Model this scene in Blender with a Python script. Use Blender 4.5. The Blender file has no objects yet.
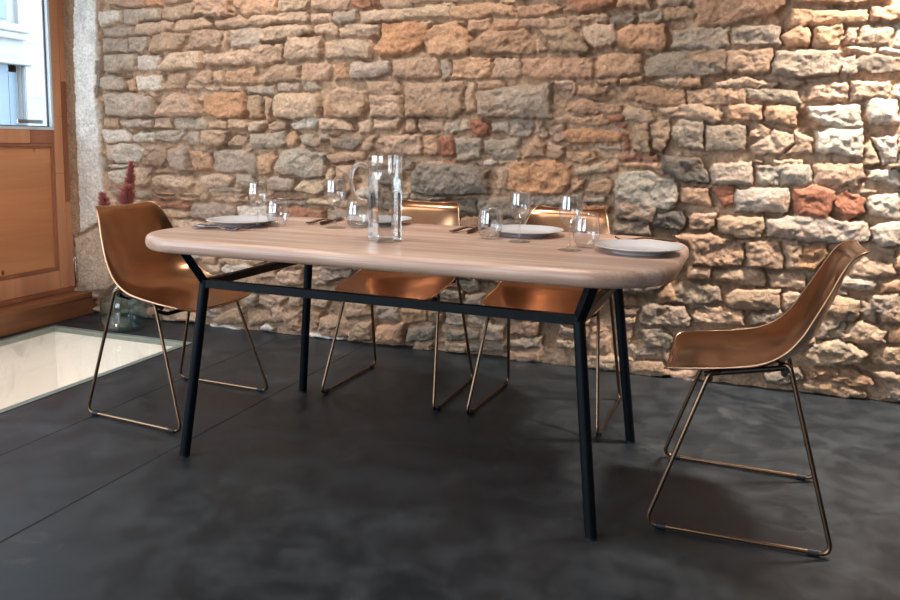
import bpy, bmesh, math, random
import numpy as np
from mathutils import Vector, Matrix

sc = bpy.context.scene
COL = sc.collection
PI = math.pi

STONES = """t -3306,1849 -3064,1836 -3067,1763 -3206,1766 -3303,1780
O -3058,1836 -2946,1830 -2948,1767 -3054,1765
t -2933,1859 -2740,1849 -2748,1790 -2936,1767
t -2943,1747 -2736,1777 -2738,1703 -2835,1687 -2945,1689
t -2727,1773 -2572,1793 -2497,1779 -2499,1690 -2574,1681 -2729,1709
o -2482,1825 -2223,1812 -2219,1702 -2313,1683 -2414,1687 -2476,1732
w -3376,1746 -3297,1753 -3217,1747 -3229,1690 -3367,1660 -3385,1691
g -3207,1754 -2949,1751 -2951,1696 -3057,1693 -3146,1672 -3206,1674
b -3133,1677 -2878,1683 -2879,1635 -3022,1608 -3133,1612
t -2866,1681 -2668,1694 -2628,1653 -2669,1635 -2837,1620 -2871,1632
t -2615,1671 -2459,1693 -2392,1664 -2381,1629 -2599,1632
g -3357,1655 -3140,1660 -3142,1612 -3213,1606 -3356,1604
g -3370,1597 -3188,1594 -3191,1518 -3363,1523
g -3174,1603 -3038,1601 -3034,1559 -3063,1515 -3178,1523
t -3004,1598 -2960,1621 -2777,1605 -2803,1552 -2852,1519 -3038,1514 -3035,1544
t -2741,1618 -2634,1629 -2553,1616 -2563,1550 -2590,1522 -2786,1521 -2772,1581
t -2548,1616 -2512,1617 -2520,1535 -2547,1545
g -2504,1620 -2303,1622 -2316,1529 -2503,1523
g -3361,1507 -3127,1512 -3137,1416 -3339,1402 -3371,1436
w -3125,1502 -2966,1503 -2992,1414 -3128,1421
b -2890,1506 -2696,1512 -2688,1442 -2711,1419 -2967,1408 -2972,1433
b -2682,1491 -2394,1514 -2345,1454 -2407,1440 -2639,1437 -2684,1447
g -3393,1380 -3326,1394 -3242,1383 -3215,1347 -3228,1311 -3357,1302 -3396,1333
o -3207,1367 -3145,1373 -3145,1310 -3193,1298
w -3132,1381 -2949,1390 -2945,1318 -2971,1304 -3122,1303
t -2912,1399 -2777,1405 -2807,1317 -2939,1313
t -2735,1399 -2651,1415 -2622,1393 -2623,1339 -2689,1330 -2742,1356
t -2614,1402 -2557,1411 -2557,1339 -2612,1342
o -2546,1406 -2351,1423 -2350,1333 -2547,1332
g -3361,1285 -3200,1295 -3047,1269 -3019,1249 -3022,1158 -3206,1154 -3357,1167
t -3013,1178 -2922,1273 -2859,1298 -2751,1267 -2705,1188 -2717,1162 -3001,1161
O -2688,1267 -2583,1290 -2433,1294 -2417,1198 -2435,1159 -2587,1154 -2702,1183
b -3072,1299 -3021,1304 -2971,1281 -3022,1264
b -2797,1332 -2701,1326 -2702,1304 -2798,1309
b -2689,1326 -2583,1324 -2595,1298 -2678,1304
b -2565,1322 -2438,1323 -2438,1297 -2566,1300
t -2399,1275 -2314,1274 -2316,1155 -2389,1157 -2405,1217
t -2305,1269 -2258,1264 -2271,1150 -2299,1155
t -3371,1156 -3265,1156 -3267,1103 -3373,1102
g -3252,1146 -3020,1147 -3022,1101 -3169,1093 -3247,1110
b -3007,1157 -2895,1157 -2897,1094 -3016,1096
g -2882,1158 -2706,1153 -2661,1135 -2665,1092 -2884,1094
t -2652,1138 -2587,1149 -2540,1134 -2543,1100 -2647,1099
t -2530,1149 -2435,1151 -2405,1125 -2413,1099 -2531,1100
w -3394,1083 -3222,1090 -3171,1059 -3198,1023 -3357,1008 -3398,1051
w -3178,1049 -3118,1085 -3023,1071 -3031,1018 -3170,1024
g -3014,1081 -2823,1093 -2818,1061 -2881,1015 -3018,1028
g -2843,1042 -2780,1080 -2710,1079 -2710,1007 -2776,1006
t -2701,1089 -2535,1087 -2554,1024 -2602,991 -2701,1014
t -2548,1026 -2483,1074 -2414,1060 -2426,1018 -2485,1001 -2537,1007
w -3364,1005 -3160,1013 -3084,973 -3135,905 -3296,894 -3368,921
t -3083,988 -2931,1001 -2933,930 -2979,881 -3106,890 -3111,947
g -2919,991 -2795,998 -2799,865 -2910,869 -2927,930
o -2787,973 -2645,966 -2635,876 -2786,865
g -2626,981 -2392,990 -2383,868 -2534,857 -2629,871
w -3349,889 -3177,895 -3185,875 -3324,861 -3370,873
w -3351,852 -3194,869 -3197,799 -3288,768 -3353,805
b -3185,872 -3045,883 -3076,780 -3180,766
t -3037,863 -2863,867 -2873,852 -3035,847
b -3058,814 -2999,838 -2800,839 -2762,792 -2802,769 -3040,776
b -2714,844 -2570,858 -2488,836 -2524,783 -2692,774
g -2476,851 -2383,855 -2361,815 -2396,782 -2480,801
b -3411,718 -3356,730 -3302,690 -3307,637 -3409,627
b -2205,1756 -2033,1757 -2039,1708 -2178,1689 -2208,1701
t -2026,1748 -1882,1759 -1795,1745 -1800,1693 -1903,1691 -2020,1707
r -1785,1754 -1650,1747 -1650,1712 -1740,1684 -1785,1701
t -1642,1755 -1466,1747 -1465,1691 -1605,1682 -1640,1712
b -2388,1681 -2049,1694 -2034,1647 -2355,1631 -2389,1639
b -2028,1680 -1913,1687 -1906,1643 -2026,1642
g -1898,1686 -1765,1687 -1760,1633 -1862,1622 -1901,1641
b -1750,1680 -1650,1690 -1581,1683 -1566,1630 -1739,1626
b -2339,1621 -2039,1630 -2008,1597 -2104,1562 -2312,1550 -2342,1576
b -2005,1620 -1913,1641 -1864,1606 -1880,1569 -1997,1577
b -1862,1597 -1800,1621 -1635,1617 -1649,1561 -1862,1564
O -1627,1553 -1620,1619 -1464,1626 -1383,1606 -1383,1533 -1415,1503 -1473,1464 -1639,1455 -1667,1488
t -2380,1531 -2268,1541 -2185,1536 -2184,1451 -2314,1424 -2381,1436
b -2152,1570 -1960,1566 -1954,1482 -1977,1454 -2172,1451 -2169,1534
b -1903,1549 -1719,1545 -1677,1511 -1687,1452 -1945,1453
t -2315,1369 -2236,1433 -2084,1427 -2082,1350 -2315,1334
t -2076,1435 -1914,1436 -1914,1343 -2073,1350
o -1896,1431 -1831,1431 -1802,1352 -1893,1343
g -1795,1433 -1573,1435 -1577,1376 -1658,1348 -1795,1350
g -2406,1322 -2232,1330 -2230,1278 -2407,1282
g -2223,1339 -2093,1340 -2093,1291 -2223,1290
g -2079,1347 -1988,1346 -1969,1309 -1999,1293 -2079,1296
b -2241,1283 -2052,1286 -1970,1272 -1973,1151 -2240,1155
t -1957,1235 -1914,1290 -1873,1308 -1719,1288 -1698,1234 -1739,1159 -1947,1156
t -1709,1337 -1530,1344 -1520,1286 -1598,1260 -1698,1279
t -1688,1270 -1519,1269 -1507,1157 -1688,1157
b -1588,1683 -1415,1689 -1274,1686 -1271,1634 -1471,1642 -1519,1631 -1578,1639
o -1270,1686 -1084,1686 -960,1672 -949,1631 -1083,1632 -1173,1621 -1269,1634
o -947,1672 -764,1675 -728,1654 -788,1626 -942,1625
t -726,1650 -689,1676 -632,1673 -638,1632 -723,1637
t -1530,1776 -1303,1764 -1302,1705 -1530,1712
t -1297,1763 -1015,1749 -1031,1699 -1296,1703
o -1013,1693 -961,1690 -961,1679 -1013,1683
b -1423,1623 -1359,1624 -1366,1605 -1421,1607
o -1246,1623 -1191,1622 -1192,1600 -1236,1607
o -1182,1622 -1076,1621 -1075,1565 -1173,1567
o -1056,1614 -927,1619 -926,1572 -1071,1563
t -924,1617 -794,1614 -793,1563 -921,1566
t -790,1612 -581,1611 -583,1558 -788,1562
P -1394,1570 -1348,1604 -1246,1615 -1170,1564 -1164,1488 -1188,1453 -1384,1458 -1403,1512
o -1162,1513 -1099,1562 -888,1560 -842,1504 -851,1453 -1133,1458 -1165,1469
t -844,1512 -836,1516 -792,1468 -834,1457 -844,1463
t -1567,1442 -1327,1445 -1318,1352 -1449,1346 -1556,1351
g -1313,1436 -1272,1441 -1267,1349 -1307,1344
o -1261,1431 -1188,1446 -1050,1443 -1077,1340 -1262,1347
t -1043,1443 -924,1443 -920,1338 -1059,1344
o -917,1438 -665,1442 -581,1432 -571,1339 -830,1337 -913,1363
t -1500,1329 -1190,1335 -1191,1197 -1238,1161 -1496,1160
t -1186,1335 -1140,1326 -1128,1197 -1183,1170
t -1131,1334 -992,1332 -991,1300 -1130,1290
g -1125,1283 -1004,1299 -770,1320 -759,1154 -948,1162 -1118,1163
b -762,1329 -676,1328 -677,1287 -744,1286
t -1486,1157 -1442,1153 -1437,1089 -1495,1093
t -1433,1153 -1294,1149 -1292,1096 -1408,1085 -1432,1113
g -1287,1142 -1169,1154 -1161,1106 -1246,1082 -1292,1094
R -1155,1149 -1091,1158 -1054,1124 -1062,1084 -1117,1070 -1154,1106
g -1050,1141 -956,1153 -959,1080 -1044,1097
g -956,1153 -850,1155 -854,1100 -875,1064 -959,1076
b -847,1149 -808,1147 -813,1090 -843,1093
b -819,1090 -806,1127 -780,1092 -782,1071 -819,1077
t -781,1126 -709,1135 -701,1056 -736,1045 -776,1082
b -766,1168 -710,1168 -710,1139 -763,1137
b -702,1170 -656,1172 -655,1141 -699,1143
t -1579,1076 -1408,1077 -1407,978 -1564,979
o -1400,1073 -1329,1078 -1325,979 -1389,978
R -1317,1070 -1242,1077 -1238,972 -1309,971
g -1237,1064 -1094,1072 -1094,966 -1226,955
g -1089,1062 -919,1066 -906,968 -1015,968 -1083,994
o -874,1041 -832,1081 -786,1042 -784,977 -892,977
t -779,1050 -700,1029 -709,975 -777,973
b -1377,953 -1291,955 -1289,941 -1375,939
r -1285,957 -1224,958 -1225,939 -1282,939
w -1087,951 -1051,969 -1017,955 -1050,928 -1085,934
b -1014,963 -916,965 -918,949 -1012,947
d -1464,888 -1406,944 -1225,943 -1132,946 -1057,908 -1054,795 -1458,783
t -1027,900 -996,933 -969,919 -973,822 -1020,821
O -960,950 -820,967 -734,967 -675,944 -670,868 -704,815 -912,790 -968,824
d -1232,771 -1118,778 -1116,687 -1230,677
g -1113,775 -974,788 -914,774 -914,690 -1111,681
g -1463,775 -1270,781 -1272,760 -1463,755
b -2409,1135 -2307,1147 -2282,1126 -2342,1085 -2399,1080
b -2279,1126 -2217,1152 -2166,1136 -2174,1091 -2274,1090
w -2163,1126 -2000,1166 -1971,1155 -1995,1098 -2119,1097
b -1978,1155 -1863,1156 -1798,1138 -1778,1092 -1968,1098
b -1749,1133 -1688,1149 -1676,1084 -1739,1077
b -1673,1149 -1507,1154 -1538,1101 -1670,1100
g -2388,1072 -2174,1086 -2161,1022 -2197,996 -2389,993
o -2160,1074 -2119,1091 -2087,1047 -2120,1002 -2164,1001
g -2087,1070 -2011,1073 -1993,1009 -2074,1021
g -1984,1079 -1915,1079 -1903,1049 -1977,1037
d -1915,1054 -1737,1062 -1739,1028 -1780,994 -1905,1005
t -1738,1019 -1688,1065 -1645,1075 -1692,983 -1738,990
t -1609,1071 -1469,1083 -1456,988 -1599,974
o -2352,961 -2228,990 -2243,925 -2266,864 -2345,852 -2358,913
G -2243,896 -2209,974 -2142,1003 -2044,996 -1945,978 -1951,856 -2056,846 -2132,856 -2243,867
t -1945,969 -1821,990 -1716,983 -1708,944 -1895,926
t -1874,922 -1780,920 -1767,806 -1863,744 -1895,830
g -2424,960 -2361,973 -2357,862 -2415,843
g -2289,827 -2244,854 -2127,843 -2135,779 -2278,772
b -2135,788 -2078,840 -1946,844 -1952,780 -2002,758 -2122,779
b -1946,875 -1898,916 -1904,782 -1943,798
d -1507,937 -1456,938 -1457,907 -1505,904
r -717,1717 -498,1706 -496,1655 -563,1642 -644,1626 -715,1645
o -490,1706 -345,1698 -345,1640 -485,1643
b -341,1690 -148,1681 -146,1647 -312,1643
o -151,1704 211,1685 191,1620 158,1592 25,1564 -24,1547 -147,1546 -151,1613
t -710,1621 -530,1623 -523,1585 -675,1574 -709,1580
d -520,1609 -420,1624 -403,1600 -425,1568 -522,1568
g -395,1623 -304,1632 -286,1607 -297,1575 -394,1571
t -281,1630 -191,1639 -154,1609 -165,1581 -271,1582
t -834,1557 -700,1560 -640,1522 -593,1451 -763,1455
b -646,1554 -585,1581 -499,1569 -484,1485 -581,1466 -624,1513
P -489,1539 -425,1571 -273,1566 -271,1454 -421,1456 -483,1483
g -249,1540 -26,1541 -18,1464 -63,1450 -250,1457
o -566,1443 -468,1453 -371,1445 -360,1356 -456,1345 -554,1343
g -352,1411 -296,1450 -39,1447 -27,1343 -353,1334
o -564,1335 -474,1334 -473,1308 -560,1315
o -471,1336 -361,1345 -362,1324 -462,1308
b -305,1322 -237,1344 -115,1332 -113,1304 -250,1298
o -675,1320 -652,1321 -648,1263 -671,1257
o -646,1310 -510,1302 -512,1278 -582,1261 -644,1253
o -429,1277 -415,1307 -180,1287 -177,1220 -316,1215 -430,1245
t -165,1285 -55,1292 54,1292 65,1227 -51,1215 -162,1219
g -11,1539 83,1548 188,1542 188,1460 -7,1465
g -209,1454 -32,1451 -22,1354 -104,1339 -204,1346
t -24,1442 154,1452 154,1351 80,1345 -24,1354
g 161,1437 279,1444 421,1430 409,1336 249,1322 160,1340
o 195,1512 254,1542 296,1533 296,1458 202,1461
o 303,1530 410,1539 418,1484 407,1445 306,1452
b 422,1524 466,1524 460,1452 428,1465
b 473,1527 578,1532 595,1517 584,1450 465,1456
w 598,1527 647,1535 654,1439 601,1450
o 222,1611 361,1595 497,1594 499,1540 328,1539 217,1536
o 504,1596 651,1601 655,1539 508,1540
t 216,1700 585,1680 588,1613 396,1611 221,1629
b 260,1446 407,1445 408,1436 279,1434
b 429,1450 541,1442 533,1422 444,1430
w 545,1442 637,1437 638,1415 551,1424
g 410,1396 472,1414 479,1335 419,1336
d 456,1385 498,1418 578,1407 640,1401 644,1342 539,1337 481,1350
o -227,1336 -114,1339 -114,1303 -173,1293 -225,1298
b -72,1313 46,1337 192,1309 174,1289 -61,1295
t -173,1282 -41,1291 61,1275 64,1223 -58,1218 -167,1229
g 60,1285 184,1287 261,1276 283,1222 178,1227 67,1240
b 202,1311 249,1321 310,1308 260,1288 208,1294
b 310,1308 454,1308 457,1236 310,1232
b 459,1311 598,1312 603,1241 466,1236
w 608,1299 655,1304 659,1245 611,1250
o -680,1225 -615,1246 -447,1221 -450,1184 -596,1179 -696,1193
o -746,1166 -530,1176 -499,1140 -512,1126 -728,1141
R -510,1176 -440,1175 -442,1146 -507,1144
R -483,1137 -418,1138 -419,1110 -479,1124
O -710,1101 -627,1120 -454,1096 -452,1053 -675,1046 -717,1068
R -448,1096 -422,1101 -409,1017 -428,1013
g -558,1040 -444,1039 -437,1019 -549,1019
o -690,1002 -573,1010 -558,971 -621,956 -689,967
b -654,927 -506,970 -510,915 -644,901
o -514,956 -463,961 -468,922 -508,913
o -669,885 -600,887 -617,836 -667,816
o -577,871 -499,892 -480,858 -492,818 -602,829
g -608,803 -511,809 -515,780 -607,776
r -606,765 -489,772 -489,740 -605,733
B -460,1001 -288,1004 -285,975 -459,975
P -427,966 -266,965 -264,939 -424,941
b -419,1213 -323,1193 -297,1161 -329,1135 -432,1152 -439,1188
b -293,1207 -126,1225 -50,1200 -24,1146 -54,1137 -276,1175
b -42,1220 -21,1169 -32,1137 -50,1193
t -395,1128 -333,1137 -315,1009 -392,1010
t -321,1133 -244,1163 -239,1090 -268,1008 -304,1025
g -233,1125 -198,1155 -97,1146 -93,1023 -192,1033 -234,1070
g -91,1130 70,1134 78,1024 -86,1021
D -264,1002 -115,998 -60,927 -62,878 -193,882 -265,937
g -61,970 100,979 113,884 -54,874
o -185,867 -55,864 -50,783 -181,794
R -45,856 -19,875 42,875 43,795 -6,777
G -473,841 -462,891 -431,927 -312,928 -209,891 -197,835 -201,761 -305,764 -393,785 -467,804
o -5,1215 70,1224 130,1215 140,1150 6,1150
o 139,1215 259,1216 268,1129 228,1129 146,1148
w 306,1206 406,1222 500,1221 510,1123 441,1114 356,1140 308,1168
w 519,1221 541,1240 634,1239 641,1139 528,1137
t 83,1104 119,1138 180,1117 144,1080 84,1089
b 92,1049 186,1117 253,1098 263,1059 222,1018 111,1008
b 258,1108 340,1080 325,1012 228,1014 263,1052
w 344,1107 399,1123 510,1120 517,1008 448,1009 345,1030
b 516,1055 539,1072 587,980 524,974
w 541,1086 644,1095 652,983 592,980
b 186,991 301,992 301,970 188,970
b 105,986 149,983 146,973 107,974
G 121,966 331,973 341,890 133,881
b 340,968 352,981 519,985 536,934 510,890 347,884
w 543,957 653,968 659,887 545,925
G 40,868 259,877 264,768 45,765
R 269,875 350,888 430,865 431,799 409,744 283,752
R 434,842 470,872 542,843 546,781 479,745 434,784
b 518,874 576,876 574,861 521,861
w 546,850 660,870 668,756 559,776
g -466,786 -306,798 -280,756 -302,701 -448,708 -466,748
g -471,696 -302,701 -294,641 -422,638 -468,639
D -292,701 -274,750 -161,758 -148,724 -166,671 -286,684
t -143,735 -118,756 -38,756 -24,699 -56,673 -131,682
t -25,730 -3,747 158,753 174,709 156,655 73,646 -6,677
t -217,650 -42,668 89,637 93,531 -34,513 -122,522 -142,608
t 93,645 232,649 246,602 244,525 102,523
b -140,509 -40,518 -37,459 -137,461
b -33,501 128,526 189,505 187,451 110,451 -20,461
b 193,500 275,514 348,500 343,448 206,449
t 248,629 277,650 321,634 325,532 259,528
O 288,598 329,636 410,639 434,607 367,522 288,550
o -277,393 -199,438 -181,352 -263,331
g -191,397 -154,447 5,433 14,367 -92,340 -183,346
b 22,373 58,431 240,446 245,352 41,339
b 249,424 321,443 345,409 265,342 253,366
g -332,315 -298,336 -137,334 -110,286 -121,235 -329,229
b -108,320 -36,341 102,341 112,268 -100,261
g -115,346 -46,352 -47,330 -112,327
g 128,330 243,351 262,333 246,300 205,284 134,280
g -328,211 -235,226 -179,189 -188,136 -301,130
t -324,116 -231,128 -228,79 -322,69
t -322,60 -228,70 -182,8 -319,-2
w 468,501 575,519 607,497 569,464 470,468
g 466,453 508,454 507,434 471,433
t 458,430 542,423 547,356 479,328 417,358
g 400,320 489,339 506,262 392,239
b 506,310 558,340 630,311 625,241 505,240
b 383,223 435,246 535,234 599,195 570,161 391,124 356,168
t 597,195 634,216 639,152 607,162
o 385,114 542,134 625,96 618,59 395,60
G 170,743 277,763 377,762 443,748 558,747 569,694 551,663 449,651 344,647 176,663
w 569,730 670,756 683,656 609,644 570,672
b 254,641 306,650 295,610 256,608
b 571,657 661,635 663,605 592,622
b 520,559 543,593 658,577 668,535 587,513 503,522
w 466,497 497,513 601,509 604,471 539,462 472,475
o 613,495 687,519 691,464 622,458
g 585,445 691,458 700,342 596,376
o 662,603 686,615 690,558 667,560
g 433,406 541,411 546,361 526,331 443,350
g 547,423 602,412 622,330 567,339 546,377
b 608,421 691,435 705,344 632,333
g 403,323 500,334 504,255 408,247
b 500,270 553,333 584,303 657,303 653,240 559,245 499,254
o 655,316 707,323 712,253 661,250
g 381,230 491,253 590,203 564,176 464,137 363,153
b 600,191 654,235 712,244 719,155 645,154
o 388,116 485,127 568,119 633,80 613,56 531,54 390,68
b 601,127 674,132 723,118 719,85 656,93
g 658,78 723,95 729,9 681,18
t 354,41 469,61 602,41 597,7 507,-1 357,18
d 204,70 339,113 365,59 258,20 204,38
g -382,125 -316,139 -225,119 -227,81 -344,67
b -223,122 -195,126 -205,67 -225,81
t -377,56 -267,71 -211,52 -224,0 -373,-2
b -211,18 -69,46 -65,-9 -187,-4
t -410,354 -357,370 -341,313 -409,306
b -400,298 -341,305 -341,273 -399,268
b -399,262 -342,269 -342,235 -396,231
t -397,217 -366,215 -368,124 -394,128
b -2690,346 -2593,357 -2604,311 -2681,311
w -2587,343 -2485,364 -2401,366 -2378,339 -2510,308 -2590,312
t -2726,392 -2628,395 -2639,350 -2727,354
t -2616,386 -2275,399 -2380,362 -2605,354
b -2380,332 -2253,365 -2240,309 -2369,288
b -2245,307 -2219,348 -2082,362 -2078,282 -2209,270
b -2030,345 -1940,353 -1930,294 -2019,285
b -2029,387 -1931,391 -1932,360 -2030,354
g -1921,370 -1761,395 -1812,330 -1923,341
g -2406,214 -2357,210 -2370,126 -2468,137
b -2353,198 -2255,220 -2173,205 -2208,160 -2256,126 -2351,148
b -2164,210 -2086,222 -2090,161 -2167,156
b -2030,225 -1919,217 -1943,164 -2031,166
t -1857,210 -1709,217 -1717,155 -1838,154
t -2661,37 -2550,103 -2464,119 -2442,39 -2613,11
t -2431,110 -2291,127 -2255,67 -2421,19
b -2279,144 -2197,155 -2175,75 -2257,65
t -2188,112 -2092,143 -2091,21 -2144,26 -2202,62
t -2042,155 -1974,145 -1985,53 -2043,36
t -1976,112 -1922,140 -1833,107 -1833,58 -1900,11 -1979,42
t -1825,106 -1737,126 -1727,38 -1816,29
W -2686,14 -2588,20 -2492,9 -2457,-3 -2662,-8
W -2350,23 -2303,51 -2258,27 -2269,10 -2345,8
W -2043,23 -1966,24 -1836,14 -1836,2 -2032,-1
g -2035,343 -1928,383 -1803,348 -1946,299
g -1669,195 -1518,215 -1514,135 -1651,134
o -1510,202 -1379,220 -1367,149 -1504,128
t -1368,225 -1291,235 -1295,153 -1362,149
t -1841,180 -1711,214 -1682,150 -1824,118
t -1983,87 -1824,109 -1803,28 -1966,8
t -1815,103 -1665,124 -1668,26 -1806,8
o -1651,103 -1484,141 -1497,25 -1651,12
d -1468,105 -1306,142 -1334,57 -1475,27
t -1434,42 -1337,48 -1352,-6 -1450,-2
g -1275,215 -1170,216 -1161,138 -1274,139
g -1150,211 -1024,181 -1087,143 -1152,154
d -1258,111 -1087,134 -1083,86 -1257,65
g -1072,174 -963,175 -976,79 -1086,83
t -937,201 -790,192 -814,126 -938,128
g -950,104 -788,124 -786,73 -946,59
t -1273,56 -1144,68 -1159,7 -1272,10
d -1144,62 -964,84 -963,32 -1143,16
t -948,45 -786,69 -784,7 -944,-6
b -2035,383 -1928,386 -1943,318 -2036,311
b -1920,364 -1772,386 -1820,343 -1925,316
g -1215,370 -1104,389 -1088,324 -1170,314
g -1167,307 -1060,314 -1086,250 -1169,247
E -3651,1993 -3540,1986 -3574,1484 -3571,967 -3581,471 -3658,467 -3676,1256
W -3547,1986 -3395,1977 -3399,1592 -3428,1283 -3409,1084 -3412,854 -3399,651 -3449,549 -3580,483 -3578,967 -3581,1484
S -3613,445 -3427,527 -3385,470 -3378,317 -3370,151 -3599,120
t -3391,1922 -3362,1921 -3385,1591 -3407,1581
d -3419,1481 -3389,1491 -3398,1300 -3429,1266"""

# ------------------------------------------------------------------ helpers
def srgb(r, g, b):
    f = lambda c: c/12.92 if c <= .04045 else ((c+.055)/1.055)**2.4
    return (f(r/255), f(g/255), f(b/255))

def link(name, me, mat=None, parent=None, smooth=True):
    o = bpy.data.objects.new(name, me)
    COL.objects.link(o)
    if mat: me.materials.append(mat)
    if parent: o.parent = parent
    if smooth:
        me.polygons.foreach_set('use_smooth', [True]*len(me.polygons))
    return o

def from_bm(name, bm, mat, parent=None, smooth=True, sharp=None):
    bmesh.ops.recalc_face_normals(bm, faces=bm.faces)
    me = bpy.data.meshes.new(name)
    bm.to_mesh(me); bm.free()
    o = link(name, me, mat, parent, smooth)
    if smooth and sharp:
        me.set_sharp_from_angle(angle=math.radians(sharp))
    return o

def thing(name, label, cat, loc=(0, 0, 0), rz=0, group=None):
    o = bpy.data.objects.new(name, None)
    o.empty_display_size = .05
    COL.objects.link(o)
    o.location = loc; o.rotation_euler = (0, 0, rz)
    tag(o, label, cat, group)
    return o

def tag(o, label, cat, group=None):
    o['label'] = label; o['category'] = cat
    if group: o['group'] = group
    return o

def struct(o):
    o['kind'] = 'structure'
    return o

def copy_tree(o, parent=None):
    c = o.copy(); COL.objects.link(c)
    if parent: c.parent = parent
    for ch in o.children: copy_tree(ch, c)
    return c

def add_box(bm, x0, x1, y0, y1, z0, z1, bevel=0):
    vs = [bm.verts.new(p) for p in ((x0,y0,z0),(x1,y0,z0),(x1,y1,z0),(x0,y1,z0),(x0,y0,z1),(x1,y0,z1),(x1,y1,z1),(x0,y1,z1))]
    fs = [bm.faces.new([vs[i] for i in q]) for q in ((0,3,2,1),(4,5,6,7),(0,1,5,4),(1,2,6,5),(2,3,7,6),(3,0,4,7))]
    if bevel:
        es = list({e for f in fs for e in f.edges})
        bmesh.ops.bevel(bm, geom=es, offset=bevel, segments=2, affect='EDGES')

def box(name, x0, x1, y0, y1, z0, z1, mat, parent=None, bevel=.003):
    bm = bmesh.new(); add_box(bm, x0, x1, y0, y1, z0, z1, bevel)
    return from_bm(name, bm, mat, parent, True, 40)

def fillet(pts, r, n=6, closed=False):
    P = [Vector(p) for p in pts]; out = []
    N = len(P)
    for i, p in enumerate(P):
        if not closed and i in (0, N-1): out.append(p); continue
        a, b = P[i-1], P[(i+1) % N]
        da, db = (a-p), (b-p)
        ang = da.angle(db)
        d = min(r/math.tan(ang/2), da.length*.49, db.length*.49)
        s, e = p+da.normalized()*d, p+db.normalized()*d
        for k in range(n+1):
            t = k/n
            out.append(s*(1-t)**2 + p*2*t*(1-t) + e*t*t)
    return out

def add_tube(bm, path, r, seg=10, closed=False, cap=True, radii=None, square=False):
    P = [Vector(p) for p in path]; N = len(P); rings = []
    up = None
    for i in range(N):
        if closed: t = (P[(i+1) % N]-P[i-1]).normalized()
        else: t = (P[min(i+1, N-1)]-P[max(i-1, 0)]).normalized()
        if up is None:
            up = Vector((0, 0, 1)) if abs(t.z) < .9 else Vector((0, 1, 0))
        x = up.cross(t).normalized(); y = t.cross(x).normalized(); up = y
        rr = radii[i] if radii else r
        ring = []
        for k in range(seg):
            a = 2*PI*(k+.5)/seg
            m = rr*(math.sqrt(2) if square else 1)
            ring.append(bm.verts.new(P[i]+x*math.cos(a)*m+y*math.sin(a)*m))
        rings.append(ring)
    for i in range(N if closed else N-1):
        A, B = rings[i], rings[(i+1) % N]
        for k in range(seg):
            bm.faces.new((A[k], A[(k+1) % seg], B[(k+1) % seg], B[k]))
    if cap and not closed:
        bm.faces.new(rings[0]); bm.faces.new(rings[-1])

def add_lathe(bm, prof, seg=32, close=True, center=(0, 0, 0)):
    """prof: list of (r, z) points; r == 0 makes a pole"""
    rings = []
    cx, cy, cz = center
    for r, z in prof:
        if r < 1e-6: rings.append([bm.verts.new((cx, cy, cz+z))])
        else: rings.append([bm.verts.new((cx+r*math.cos(2*PI*k/seg), cy+r*math.sin(2*PI*k/seg), cz+z)) for k in range(seg)])
    for A, B in zip(rings, rings[1:]):
        for k in range(seg):
            k2 = (k+1) % seg
            if len(A) == 1 and len(B) == 1: continue
            if len(A) == 1: bm.faces.new((A[0], B[k2], B[k]))
            elif len(B) == 1: bm.faces.new((A[k], A[k2], B[0]))
            else: bm.faces.new((A[k], A[k2], B[k2], B[k]))

def spline(pts, n):
    """Catmull-Rom through tuples, n samples per span"""
    P = [np.array(p, float) for p in pts]
    P = [2*P[0]-P[1]] + P + [2*P[-1]-P[-2]]
    out = []
    for i in range(1, len(P)-2):
        for k in range(n):
            t = k/n
            a, b, c, d = P[i-1:i+3]
            out.append(.5*((2*b)+(-a+c)*t+(2*a-5*b+4*c-d)*t*t+(-a+3*b-3*c+d)*t**3))
    out.append(P[-2])
    return out

# ------------------------------------------------------------------ materials
def mat(name, col, rough=.5, metal=0., **kw):
    m = bpy.data.materials.new(name); m.use_nodes = True
    b = m.node_tree.nodes['Principled BSDF']
    b.inputs['Base Color'].default_value = (*col, 1)
    b.inputs['Roughness'].default_value = rough
    b.inputs['Metallic'].default_value = metal
    for k, v in kw.items():
        b.inputs[k.replace('_', ' ')].default_value = v
    return m

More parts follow.
